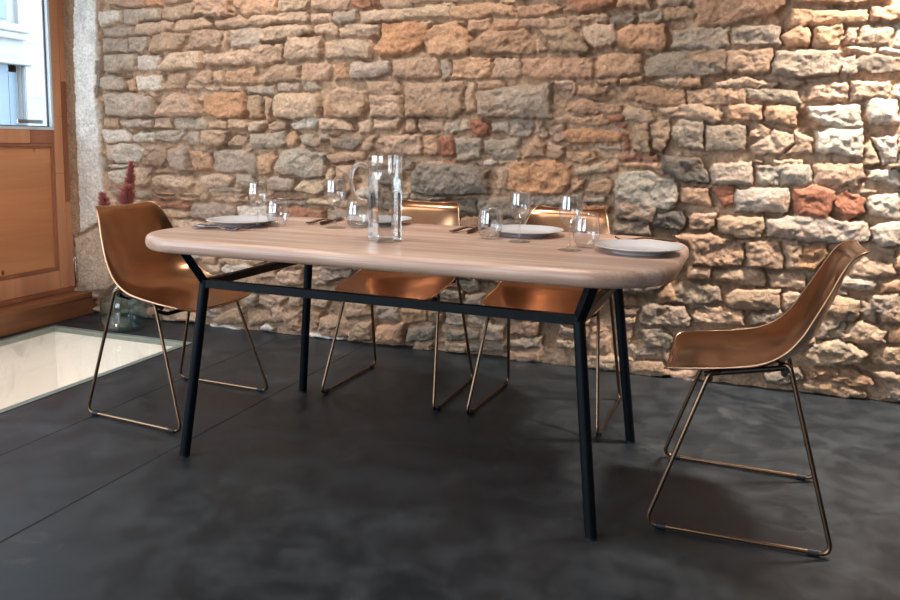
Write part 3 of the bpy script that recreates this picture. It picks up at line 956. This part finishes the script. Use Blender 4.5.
for a, b, c, d in ((DY0+.154, S0-.014, GZ0+.004, GZ0+.010), (S0-.021, S0-.013, GZ0+.004, 2.19)):
    add_box(bm, dx1-.026, dx1-.019, a, b, c, d)
W(from_bm('gasket', bm, M['gasket'], None, False), door)
dp('window_pane', XL-.034, XL-.028, DY0+.15, S0-.012, GZ0, 2.19, mt='pane', bev=0)
dp('spacer_bar', XL-.050, XL-.040, S0-.20, S0-.035, GZ0+.022, GZ0+.044, mt='steel')
for z in (1.70, .95, .28):
    bm = bmesh.new(); add_tube(bm, [(XL+.006, S1+.004, z-.045), (XL+.006, S1+.004, z+.045)], .006, 10)
    for zz in (z-.05, z+.046): add_tube(bm, [(XL+.006, S1+.004, zz), (XL+.006, S1+.004, zz+.004)], .0075, 10)
    W(from_bm('hinge', bm, M['steel'], None, True, 50), door)

# ------------------------------------------------------------------ outside, seen through the door glazing
def street_house():
    FXW = -7.6
    h = thing('townhouse', 'pale townhouse facade across the street seen through the door glass', 'building', (FXW, 6.6, -.1))
    bm = bmesh.new()
    add_box(bm, FXW-1.2, FXW, 0, 6.63, -.1, .95)
    add_box(bm, FXW-1.2, FXW, 0, 5.4, .95, 6)
    add_box(bm, FXW-1.2, FXW, 6.63, 10, -.1, 6)
    add_box(bm, FXW-1.2, FXW, 5.4, 6.63, 1.86, 2.30)
    add_box(bm, FXW-1.2, FXW, 5.4, 6.1, 2.30, 6)
    add_box(bm, FXW-1.2, FXW-.06, 5.4, 6.63, .95, 6)
    W(from_bm('facade_wall', bm, M['facade'], None, False), h)
    bm = bmesh.new()
    add_box(bm, FXW, FXW+.10, 4.6, 6.70, 2.20, 2.28, .01)
    add_box(bm, FXW, FXW+.07, 4.6, 6.68, 2.12, 2.20, .01)
    add_box(bm, FXW, FXW+.10, 5.3, 6.72, 1.84, 1.90, .01)
    add_box(bm, FXW, FXW+.06, 6.63, 6.74, .95, 1.84, .01)
    W(from_bm('cornice', bm, M['facade'], None, True, 40), h)
    bm = bmesh.new()
    add_box(bm, FXW-.058, FXW-.045, 5.45, 6.60, .96, 1.84)
    W(from_bm('window', bm, M['facade_glass'], None, False), h)
    bm = bmesh.new()
    add_box(bm, FXW-.06, FXW-.04, 6.50, 6.60, .96, 1.84); add_box(bm, FXW-.06, FXW-.04, 6.18, 6.24, .96, 1.84)
    add_box(bm, FXW-.06, FXW-.04, 5.45, 6.60, 1.76, 1.84)
    W(from_bm('window_frame', bm, M['facade_glass'], None, False), h)
    bm = bmesh.new()
    add_box(bm, FXW-.058, FXW-.045, 6.10, 6.52, 2.34, 3.4)
    W(from_bm('window', bm, M['facade_glass'], None, False), h)
    # rusticated quoins up the corner
    rr = random.Random(3)
    bm = bmesh.new(); z = -.1
    while z < 3.4:
        hh = rr.uniform(.07, .16)
        add_box(bm, FXW, FXW+rr.uniform(.02, .05), 7.06+rr.uniform(-.03, .03), 7.28+rr.uniform(-.03, .04), z, z+hh-.015, .008)
        z += hh
    W(from_bm('quoin_strip', bm, M['facade'], None, True, 40), h)
    for zz in (.62, 1.48, 2.10, 2.7):
        W(box('coursing_line', FXW-.01, FXW+.002, 6.76, 7.02, zz, zz+.008, M['facade_glass'], None, 0), h)
street_house()
bm = bmesh.new(); add_box(bm, -30, XL-.36, -14, 22, -.3, -.1)
struct(from_bm('floor_street', bm, M['street'], None, False))

# ------------------------------------------------------------------ table
TX, TY, TR = -.9495, 2.3201, -.0283
TZ = .7284
table = thing('dining_table', 'long pale ash dining table with rounded corners on black steel legs', 'table', (TX, TY, 0), TR)
def make_top():
    a, b, r, th = .862, .412, .215, .047
    bm = bmesh.new()
    def outline(inset):
        pts = []
        rr = max(r-inset, .01); A, B = a-inset, b-inset
        for cxs, cys, s in ((1, 1, 0), (-1, 1, 1), (-1, -1, 2), (1, -1, 3)):
            for k in range(13):
                t_ = k/12*PI/2+s*PI/2
                # slightly soft corners
                pts.append((cxs*(A-rr)+rr*math.cos(t_), cys*(B-rr)+rr*math.sin(t_)))
        # gently bowed ends and sides
        out = []
        for x, y in pts:
            out.append((x*(1+.010*(1-(y/b)**2))-.019, y*(1+.012*(1-(x/a)**2))))
        return out
    prof = [(0.26, 0), (.05, 0), (.018, 0), (.0115, -.0015), (.0055, -.006), (.0015, -.0135), (0, -.0235), (.0015, -.0335), (.0055, -.041), (.0115, -.0455), (.018, -.047), (.05, -.047)]
    rings = []
    for ins, z in prof:
        rings.append([bm.verts.new((x, y, TZ+z)) for x, y in outline(ins)])
    for A, B in zip(rings, rings[1:]):
        n = len(A)
        for k in range(n): bm.faces.new((A[k], A[(k+1) % n], B[(k+1) % n], B[k]))
    bm.faces.new(rings[0]); bm.faces.new(rings[-1][::-1])
    return from_bm('tabletop', bm, M['ash'], table, True, 60)
make_top()
FXt, FYt, NXt, NYt, NZt = .6727, .3582, .6109, .3127, .5772
for sx in (-1, 1):
    for sy in (-1, 1):
        bm = bmesh.new()
        add_tube(bm, [(sx*NXt, sy*NYt, NZt+.012), (sx*FXt, sy*FYt, .004)], .0165, 16)
        lg = from_bm('leg', bm, M['black_metal'], table, True, 50)
        bm = bmesh.new(); add_tube(bm, [(sx*FXt, sy*FYt, 0.0), (sx*FXt, sy*FYt, .006)], .017, 16)
        from_bm('foot_pad', bm, M['rubber'], lg, True, 50)
        bm = bmesh.new()
        add_tube(bm, [(sx*NXt, sy*NYt, NZt), (sx*.655, sy*.365, TZ-.040)], .0125, 4, square=True)
        from_bm('strut', bm, M['black_metal'], table, False)
for sy in (-1, 1):
    bm = bmesh.new(); add_tube(bm, [(-NXt, sy*NYt, NZt), (NXt, sy*NYt, NZt)], .0125, 4, square=True)
    from_bm('long_rail', bm, M['black_metal'], table, False)
for sx in (-1, 1):
    bm = bmesh.new(); add_tube(bm, [(sx*NXt, -NYt, NZt), (sx*NXt, NYt, NZt)], .0125, 4, square=True)
    from_bm('cross_rail', bm, M['black_metal'], table, False)

# ------------------------------------------------------------------ copper shell chairs
def shell_grid():
    prof = [(.207,.428,.165,.034), (.203,.436,.190,.034), (.190,.444,.210,.033), (.150,.450,.218,.032), (.10,.456,.22,.032), (.02,.468,.22,.035), (-.04,.483,.22,.038),
            (-.09,.512,.216,.044), (-.128,.556,.210,.046), (-.158,.61,.201,.040), (-.187,.665,.186,.032), (-.217,.727,.168,.023), (-.238,.760,.157,.015),
            (-.260,.776,.147,.009), (-.272,.780,.138,.007), (-.281,.781,.122,.006)]
    U = spline(prof, 5); n = len(U); NV = 33
    G = []; Nn = []
    for i, (x, z, w, dsh) in enumerate(U):
        a, b = U[max(i-1, 0)], U[min(i+1, n-1)]
        tx, tz = b[0]-a[0], b[1]-a[1]; L = math.hypot(tx, tz)
        nx_, nz_ = -tz/L, tx/L            # points away from the sitter for tx<0
        if i < 12: nx_, nz_ = (nx_*.6, nz_)  # the lip falls straight down
        row = []
        for j in range(NV):
            v_ = -1+2*j/(NV-1)
            s = 1-abs(v_)**2.6
            sweep = .020*(1-v_*v_)*max(0, 1-i/10)       # front edge bows forward
            row.append(Vector((x+nx_*dsh*s*1.0+sweep, w*v_, z+nz_*dsh*s)))
        G.append(row)
    return G
def make_chair():
    root = thing('shell_chair', '', 'chair')
    G = shell_grid(); R, Cn = len(G), len(G[0])
    bm = bmesh.new()
    vs = [[bm.verts.new(p) for p in row] for row in G]
    for i in range(R-1):
        for j in range(Cn-1):
            bm.faces.new((vs[i][j], vs[i][j+1], vs[i+1][j+1], vs[i+1][j]))
    bmesh.ops.recalc_face_normals(bm, faces=bm.faces)
    bm.normal_update()
    # thickness
    top = {v: (v.co.copy(), v.normal.copy()) for r in vs for v in r}
    c0 = vs[R//2][Cn//2].normal
    sgn = 1 if (c0.x*-1+c0.z*-1) > 0 else -1
    v2 = [[bm.verts.new(top[v][0]+top[v][1]*.004*sgn) for v in r] for r in vs]
    for i in range(R-1):
        for j in range(Cn-1):
            bm.faces.new((v2[i][j], v2[i+1][j], v2[i+1][j+1], v2[i][j+1]))
    per = [(i, 0) for i in range(R)]+[(R-1, j) for j in range(1, Cn)]+[(i, Cn-1) for i in range(R-2, -1, -1)]+[(0, j) for j in range(Cn-2, 0, -1)]
    for a, b in zip(per, per[1:]+per[:1]):
        bm.faces.new((vs[a[0]][a[1]], vs[b[0]][b[1]], v2[b[0]][b[1]], v2[a[0]][a[1]]))
    path = [(G[i][j]+v2[i][j].co)/2 for i, j in per]
    sh = from_bm('seat_shell', bm, M['copper'], root, True, 60)
    bm = bmesh.new(); add_tube(bm, path, .0030, 8, closed=True)
    from_bm('rolled_rim', bm, M['copper_rim'], sh)
    r = .0062
    for s in (-1, 1):
        rearT, frontT = (-.108, s*.208, .484), (.086, s*.208, .440)
        rearB, frontB = (-.233, s*.242, r+.003), (.233, s*.251, r+.003)
        path = fillet([(-.10, s*.198, .470), rearT, rearB, frontB, frontT, (.075, s*.198, .430)], .022)
        path = fillet([(-.085, s*.190, .478), rearT, rearB, frontB, frontT, (.060, s*.190, .444)], .026)
        bm = bmesh.new(); add_tube(bm, path, r, 10)
        from_bm('side_frame', bm, M['brass_tube'], root)
        # dark bracket bar under the shell
        bm = bmesh.new(); add_tube(bm, [(-.105, s*.188, .472), (.10, s*.188, .430)], .0075, 8)
        from_bm('seat_bracket', bm, M['dark_bar'], root, True, 50)
        for xx in (-.190, .190):
            yy = s*(.2465+.0045*xx/.19)
            bm = bmesh.new(); add_tube(bm, [(xx-.013, yy, .0088), (xx+.013, yy, .0088)], .0088, 10)
            from_bm('foot_glide', bm, M['rubber'], root, True, 50)
    for x, z, dip in ((.086, .421, .020), (-.10, .463, .022)):
        bm = bmesh.new()
        add_tube(bm, fillet([(x, -.202, z), (x, -.15, z-dip), (x, .15, z-dip), (x, .202, z)], .05), .0075, 8)
        from_bm('crossbar', bm, M['dark_bar'], root, True, 50)
    return root
chair = make_chair()
spots = [(-1.9803, 2.3922, -.0646, 'copper shell chair at the left head of the table, beside the glass floor panel'),
         (-1.2552, 2.8984, -1.6075, 'copper shell chair tucked behind the table, its back showing beside the water pitcher'),
         (-.6171, 2.8812, -1.6321, 'copper shell chair tucked behind the table, its back showing behind two wine glasses'),
         (.0782, 2.3112, 3.1204, 'copper shell chair seen in profile at the right head of the table')]
for i, (x, y, a, lab) in enumerate(spots):
    o = chair if i == 0 else copy_tree(chair)
    o.location = (x, y, 0); o.rotation_euler = (0, 0, a)
    o['label'] = lab; o['group'] = 'copper shell chairs around the table'

# ------------------------------------------------------------------ tableware
def make_plate():
    bm = bmesh.new()
    pr = [(0, .006), (.072, .006), (.080, .008), (.100, .0135), (.128, .0205), (.1305, .0215), (.1300, .0228), (.1275, .0228), (.1, .0165), (.083, .0115), (.074, .0090), (0, .0090)]
    pr = [(0, .002), (.068, .002), (.072, 0), (.078, 0), (.080, .004), (.100, .0105), (.1275, .0185), (.1305, .0205), (.1295, .0218), (.127, .0215), (.1, .0145), (.083, .0090), (.076, .0070), (0, .0065)]
    add_lathe(bm, pr, 64)
    return from_bm('dinner_plate', bm, M['porcelain'], None, True, 50)
plate = make_plate()
for i, (x, y, lab) in enumerate([(-1.672, 2.38, 'white plate at the left end of the table, beside the leftmost wine glass'),
                                 (-1.249, 2.655, 'white plate seen partly through the water pitcher'),
                                 (-.639, 2.552, 'white plate in the middle right, behind a tumbler and a wine glass'),
                                 (-.229, 2.288, 'white plate alone at the right end of the table, nothing in front of it')]):
    o = plate if i == 0 else copy_tree(plate)
    o.location = (x, y, TZ+.0003)
    tag(o, lab, 'plate', 'white dinner plates laid on the table')

def make_wine():
    bm = bmesh.new()
    out = [(0, 0), (.033, 0), (.034, .0012), (.030, .0025), (.012, .0055), (.0052, .011), (.0038, .025), (.0036, .050), (.0042, .064), (.010, .071), (.020, .080), (.030, .094), (.0350, .112), (.0355, .128), (.0335, .148), (.0315, .165)]
    inn = [(.0307, .1652), (.0327, .148), (.0347, .128), (.0341, .112), (.0288, .096), (.019, .083), (.010, .0765), (0, .0745)]
    add_lathe(bm, [tuple(p) for p in spline(out, 3)]+[tuple(np.maximum(p, (0, 0))) for p in spline(inn, 3)], 40)
    return from_bm('wine_glass', bm, M['thin'], None, True)
wine = make_wine()
for i, (x, y, s, lab) in enumerate([(-1.562, 2.315, 1.0, 'stemmed wine glass in front of the leftmost plate'),
                                    (-1.318, 2.440, 1.07, 'stemmed wine glass just left of the water pitcher handle'),
                                    (-.612, 2.36, .97, 'stemmed wine glass in front of the middle right plate'),
                                    (-.426, 2.238, 1.0, 'stemmed wine glass nearest the camera, overlapping a tumbler')]):
    o = wine if i == 0 else copy_tree(wine)
    o.location = (x, y, TZ+.0003); o.scale = (s, s, s)
    tag(o, lab, 'wine glass', 'stemmed wine glasses on the table')

def make_tumbler():
    bm = bmesh.new()
    out = [(0, 0), (.022, 0), (.026, .002), (.034, .014), (.0400, .034), (.0415, .050), (.0395, .074), (.0350, .101)]
    inn = [(.0341, .1012), (.0386, .074), (.0406, .050), (.0390, .034), (.0325, .016), (.024, .0075), (0, .006)]
    add_lathe(bm, [tuple(np.maximum(p, 0)) for p in spline(out, 4)]+[tuple(np.maximum(p, 0)) for p in spline(inn, 4)], 40)
    return from_bm('tumbler', bm, M['thin'], None, True)
tum = make_tumbler()
for i, (x, y, lab) in enumerate([(-1.530, 2.395, 'stemless tumbler beside the leftmost wine glass'),
                                 (-1.250, 2.480, 'stemless tumbler half hidden behind the left edge of the pitcher'),
                                 (-.722, 2.395, 'stemless tumbler standing left of the middle wine glass, in front of a plate'),
                                 (-.392, 2.325, 'stemless tumbler right behind the wine glass nearest the camera')]):
    o = tum if i == 0 else copy_tree(tum)
    o.location = (x, y, TZ+.0003)
    tag(o, lab, 'tumbler', 'stemless tumblers on the table')

# water pitcher: eight flat panels below a round ribbed collar
def ngon_ring(bm, r, z, k_round, seg=48, sides=8, rib=0):
    ring = []
    for k in range(seg):
        a = 2*PI*k/seg
        loc_ = (a % (2*PI/sides))-PI/sides
        poly = r*math.cos(PI/sides)/math.cos(loc_)
        rr = poly*(1-k_round)+r*k_round
        if rib: rr *= 1+rib*math.cos(a*24)
        ring.append(bm.verts.new((rr*math.cos(a), rr*math.sin(a), z)))
    return ring
def rings_to_mesh(bm, rings, cap0=True, cap1=False):
    for A, B in zip(rings, rings[1:]):
        n = len(A)
        for k in range(n): bm.faces.new((A[k], A[(k+1) % n], B[(k+1) % n], B[k]))
    if cap0: bm.faces.new(rings[0][::-1])
    if cap1: bm.faces.new(rings[-1])
pit = thing('water_pitcher', 'tall clear glass pitcher of water with a looped handle', 'pitcher', (-1.004, 2.185, TZ+.0003), 0)
bm = bmesh.new()
R = [ngon_ring(bm, .0545, .0, 0), ngon_ring(bm, .0565, .002, 0), ngon_ring(bm, .0575, .008, 0), ngon_ring(bm, .0575, .195, 0), ngon_ring(bm, .0570, .208, .4), ngon_ring(bm, .0545, .217, 1), ngon_ring(bm, .0545, .222, 1), ngon_ring(bm, .0560, .228, 1, rib=.006), ngon_ring(bm, .0560, .266, 1, rib=.006), ngon_ring(bm, .0555, .270, 1),
     ngon_ring(bm, .0538, .270, 1), ngon_ring(bm, .0538, .228, 1), ngon_ring(bm, .0522, .218, 1), ngon_ring(bm, .0548, .206, .4), ngon_ring(bm, .0552, .195, 0), ngon_ring(bm, .0552, .014, 0), ngon_ring(bm, .0530, .0105, 0)]
rings_to_mesh(bm, R, True, True)
from_bm('pitcher_body', bm, M['thin'], pit, True, 22)
bm = bmesh.new()
R = [ngon_ring(bm, .0528, .0110, 0), ngon_ring(bm, .0550, .0135, 0), ngon_ring(bm, .0550, .156, 0)]
rings_to_mesh(bm, R, True, True)
from_bm('water', bm, M['water'], pit, True, 30)
bm = bmesh.new()
hp = [(-.0565, 0, .232), (-.075, 0, .243), (-.098, 0, .232), (-.108, 0, .205), (-.104, 0, .168), (-.092, 0, .140), (-.076, 0, .128), (-.0585, 0, .126)]
hp = [tuple(p) for p in spline(hp, 5)]
ca, sa = math.cos(.345), math.sin(.345)
hp = [(p[0]*ca, p[0]*sa, p[2]) for p in hp]
add_tube(bm, hp, .007, 12)
from_bm('handle', bm, M['glass'], pit, True)

# cutlery
def make_fork(mt):
    root = bpy.data.objects.new('fork', None); COL.objects.link(root)
    bm = bmesh.new()
    hpth = spline([(-.095, 0, .004), (-.06, 0, .005), (0, 0, .0085), (.035, 0, .0050), (.050, 0, .0035)], 4)
    ws = np.interp(np.linspace(0, 1, len(hpth)), [0, .1, .5, .8, 1], [.006, .0085, .004, .003, .009])
    rows = []
    for p, w in zip(hpth, ws):
        rows.append([bm.verts.new((p[0], s*w, p[2]+h)) for s, h in ((-1, -.0012), (1, -.0012), (1, .0012), (-1, .0012))])
    rings_to_mesh(bm, rows, True, True)
    from_bm('handle', bm, mt, root, True, 50)
    for k in range(4):
        y = (k-1.5)*.0055
        bm = bmesh.new()
        add_tube(bm, spline([(.048, y*.9, .0035), (.070, y, .002), (.085, y, .0045), (.098, y, .009)], 3), .0013, 6)
        from_bm('tine', bm, mt, root, True)
    return root
def make_knife(mt):
    root = bpy.data.objects.new('table_knife', None); COL.objects.link(root)
    bm = bmesh.new(); add_tube(bm, [(-.10, 0, .0045), (-.095, 0, .0045), (-.03, 0, .0045), (-.005, 0, .0045)], .004, 10, radii=[.003, .0048, .0042, .003])
    from_bm('handle', bm, mt, root, True, 50)
    bm = bmesh.new()
    rows = []
    for x, a, b in ((-.006, -.003, .003), (.01, -.006, .005), (.06, -.0085, .006), (.09, -.006, .006), (.108, .002, .0055)):
        rows.append([bm.verts.new((x, y, .0035+h)) for y, h in ((a, -.0006), (b, -.001), (b, .001), (a, .0006))])
    rings_to_mesh(bm, rows, True, True)
    from_bm('blade', bm, mt, root, True, 50)
    return root
fd, kd = make_fork(M['dark_cutlery']), make_knife(M['dark_cutlery'])
fg, kg = make_fork(M['grey_cutlery']), make_knife(M['grey_cutlery'])
TW = TZ+.0005
def lay(o, x, y, a, name, lab, first, z=0.):
    c = o if first else copy_tree(o)
    c.location = (x, y, TW+z); c.rotation_euler = (0, 0, a); c.scale = (1, 1.5, 1.5)
    tag(c, lab, name, 'cutlery beside the plates')
lay(fd, -1.447, 2.585, 1.40, 'fork', 'dark bronze fork left of the plate behind the pitcher', True)
lay(kd, -1.418, 2.600, 1.62, 'knife', 'dark bronze knife left of the plate behind the pitcher', True)
lay(fd, -.862, 2.575, 1.28, 'fork', 'dark bronze fork left of the middle tumbler', False)
lay(kd, -.826, 2.585, 1.55, 'knife', 'dark bronze knife left of the middle tumbler', False)
lay(fg, -1.655, 2.200, .03, 'fork', 'grey metal fork in front of the leftmost plate', True)
lay(kg, -1.650, 2.228, .08, 'knife', 'grey metal knife in front of the leftmost plate', True)
lay(fd, -.235, 2.545, PI+.16, 'fork', 'dark fork behind the plate at the right end of the table', False)

# ------------------------------------------------------------------ jar with dried plumes on the floor
jar = thing('glass_jar', 'round pale blue glass jar on the floor behind the left chair', 'jar', (-3.06, 3.25, .0005))
bm = bmesh.new()
out = [(0, .004), (.080, 0), (.105, .012), (.118, .05), (.120, .11), (.112, .17), (.085, .225), (.050, .255), (.036, .275), (.034, .310), (.040, .318)]
inn = [(.036, .318), (.031, .308), (.033, .275), (.047, .252), (.082, .221), (.108, .168), (.116, .11), (.114, .052), (.101, .018), (.078, .008), (0, .010)]
add_lathe(bm, [tuple(np.maximum(p, 0)) for p in spline(out, 3)]+[tuple(np.maximum(p, 0)) for p in spline(inn, 3)], 40)
from_bm('jar_body', bm, M['jar_glass'], jar, True)
def sprig(name, base, neck, mid, tip, seed, lab, wmax):
    rr = random.Random(seed)
    root = thing(name, lab, 'dried flower', base, 0, 'dried plumes in the glass jar')
    B = Vector(base)
    pts = [np.array(p)-np.array(base) for p in (base, neck, mid, tip)]
    path = [Vector(p) for p in spline([tuple(p) for p in pts], 8)]
    bm = bmesh.new(); add_tube(bm, path, .0028, 6, radii=[.0032-.0018*i/len(path) for i in range(len(path))])
    from_bm('stem', bm, M['stem'], root)
    bm = bmesh.new()
    n = len(path); s0 = int(n*.70)
    for k in range(700):
        f = rr.random(); i = s0+f*(n-1-s0); a = path[int(i)]; b = path[min(int(i)+1, n-1)]
        p = a.lerp(b, i-int(i))
        w = wmax*(.35+.65*math.sin(PI*min(.98, f*.9+.08)))
        ang = rr.uniform(0, 2*PI); L = w*rr.uniform(.4, 1)
        e = p+Vector((math.cos(ang)*L, math.sin(ang)*L, L*rr.uniform(.3, 1.1)))
        add_tube(bm, [p, p.lerp(e, .5)+Vector((0, 0, -.003)), e], .0012, 4, radii=[.0008, .0024, .0008])
    from_bm('plume', bm, M['plume'], root)
sprig('dried_flower', (-3.10, 3.25, .014), (-3.068, 3.262, .29), (-3.06, 3.31, .62), (-3.03, 3.31, .91), 1, 'tallest dull red dried plume rising from the glass jar', .036)
sprig('dried_flower', (-3.03, 3.27, .014), (-3.052, 3.250, .29), (-3.01, 3.23, .58), (-2.955, 3.20, .79), 2, 'lower dull red dried plume leaning right above the chair back', .055)
sprig('dried_flower', (-3.07, 3.22, .014), (-3.060, 3.240, .29), (-3.075, 3.18, .54), (-3.075, 3.14, .75), 3, 'short dried plume on the left, half hidden by the chair back', .040)

# ------------------------------------------------------------------ light
def area(name, loc, rot, sx, sy, power, col, spread=PI):
    l = bpy.data.lights.new(name, 'AREA'); l.shape = 'RECTANGLE'; l.size = sx; l.size_y = sy
    l.energy = power; l.color = col; l.spread = spread
    o = bpy.data.objects.new(name, l); COL.objects.link(o); o.location = loc; o.rotation_euler = rot
    return o
def spot(name, loc, target, power, col, ang, blend=.6, r=.03):
    l = bpy.data.lights.new(name, 'SPOT'); l.energy = power; l.color = col; l.spot_size = math.radians(ang)
    l.spot_blend = blend; l.shadow_soft_size = r
    o = bpy.data.objects.new(name, l); COL.objects.link(o); o.location = loc
    o.rotation_euler = (Vector(target)-Vector(loc)).to_track_quat('-Z', 'Y').to_euler()
    return o
DAY = (.80, .90, 1.0)
# portals: the sky reaches the room through its three openings
for nm, loc_, rot_, sx_, sy_ in (('portal_left', (XL-.31, (WY0+WY1)/2, (WZ0+WZ1)/2), (0, -PI/2, 0), WZ1-WZ0, WY1-WY0),
                              ('portal_front', ((FX0+FX1)/2, YF-.21, 1.4), (PI/2, 0, 0), FX1-FX0, 1.8),
                              ('portal_door', (XL-.31, (DY0+DY1)/2, 1.2), (0, -PI/2, 0), 2.3, DY1-DY0)):
    area(nm, loc_, rot_, sx_, sy_, 10, DAY).data.cycles.is_portal = True
WARM = (1.0, .89, .78)
spot('wall_spot_right', (.86, 2.93, 2.62), (.76, 3.28, .3), 700, WARM, 84, 1., .13)
spot('wall_spot_middle', (-.9, 2.75, 2.62), (-.9, 3.5, .9), 62, WARM, 116, 1.)
spot('wall_spot_left', (-2.3, 2.75, 2.62), (-2.3, 3.5, .9), 95, (1., .93, .87), 120, 1.)
spot('table_fill_spot', (-.6, 1.9, 2.62), (-.8, 2.3, .7), 62, (1., .93, .87), 58, .8, .12)  # added fill lamp, narrowed to brighten the tabletop and not the floor
lp = bpy.data.lights.new('cellar_lamp', 'POINT'); lp.energy = 34; lp.color = (1., .93, .91); lp.shadow_soft_size = .15
o = bpy.data.objects.new('cellar_lamp', lp); COL.objects.link(o); o.location = (-3.0, 1.6, -.9)

area('added_panel_lamp', (-1.75, 1.15, 2.575), (0, 0, 0), 2.1, .9, 26, (1., .93, .86))  # added lamp out of view, placed for bright reflections on the rear chairs
pl = thing('added_ceiling_lamp', 'added unseen flat ceiling lamp, there to reflect on the rear chair backs', 'lamp', (-1.75, 1.15, ZC))
bm = bmesh.new(); add_box(bm, -1.07, 1.07, -.47, .47, -.115, -.085, .006)
from_bm('lamp_housing', bm, M['steel'], pl, True, 40)
for xx in (-.7, .7):
    bm = bmesh.new(); add_tube(bm, [(xx, 0, -.086), (xx, 0, 0)], .004, 8); from_bm('hanger', bm, M['steel'], pl)
# the spots' housings, with an added one for the table's fill spot
for nm, x, y, lab in (('ceiling_spotlight', .86, 2.93, 'ceiling spotlight above the right end of the stone wall'), ('ceiling_spotlight', -.9, 2.75, 'ceiling spotlight above the middle of the stone wall'),
                      ('ceiling_spotlight', -2.3, 2.75, 'ceiling spotlight above the left end of the stone wall'), ('ceiling_spotlight', -.6, 1.9, 'added unseen ceiling spotlight brightening the tabletop')):
    bm = bmesh.new(); add_lathe(bm, [(.030, -.075), (.045, -.075), (.045, 0), (0, 0), (0, -.01), (.034, -.01), (.030, -.075)], 24)
    o = from_bm(nm, bm, M['black_metal'], None, True, 40); o.location = (x, y, ZC)
    tag(o, lab, 'spotlight', 'ceiling spotlights')

w = bpy.data.worlds.new('sky'); sc.world = w; w.use_nodes = True
bg = w.node_tree.nodes['Background']; bg.inputs['Color'].default_value = (.78, .89, 1., 1); bg.inputs['Strength'].default_value = 8

# ------------------------------------------------------------------ camera
cam = bpy.data.cameras.new('camera'); co = bpy.data.objects.new('camera', cam); COL.objects.link(co)
cam.sensor_width = 36; cam.lens = 762.1096*36/900; cam.shift_y = -(300-228.7559)/900
cam.clip_start = .05
yaw, pitch, roll = .3452, .1126, .0148
co.location = (0, 0, 1.042)
co.rotation_euler = (Matrix.Rotation(yaw, 4, 'Z') @ Matrix.Rotation(PI/2-pitch, 4, 'X') @ Matrix.Rotation(roll, 4, 'Z')).to_euler()
sc.camera = co
sc.view_settings.view_transform = 'Standard'; sc.view_settings.look = 'None'
sc.view_settings.gamma = 1; sc.view_settings.use_curve_mapping = False
sc.view_settings.exposure = 0.08
sc.cycles.use_denoising = True
sc.cycles.max_bounces = 14; sc.cycles.transmission_bounces = 12; sc.cycles.transparent_max_bounces = 12
sc.cycles.sample_clamp_indirect = 6
sc.cycles.caustics_reflective = False
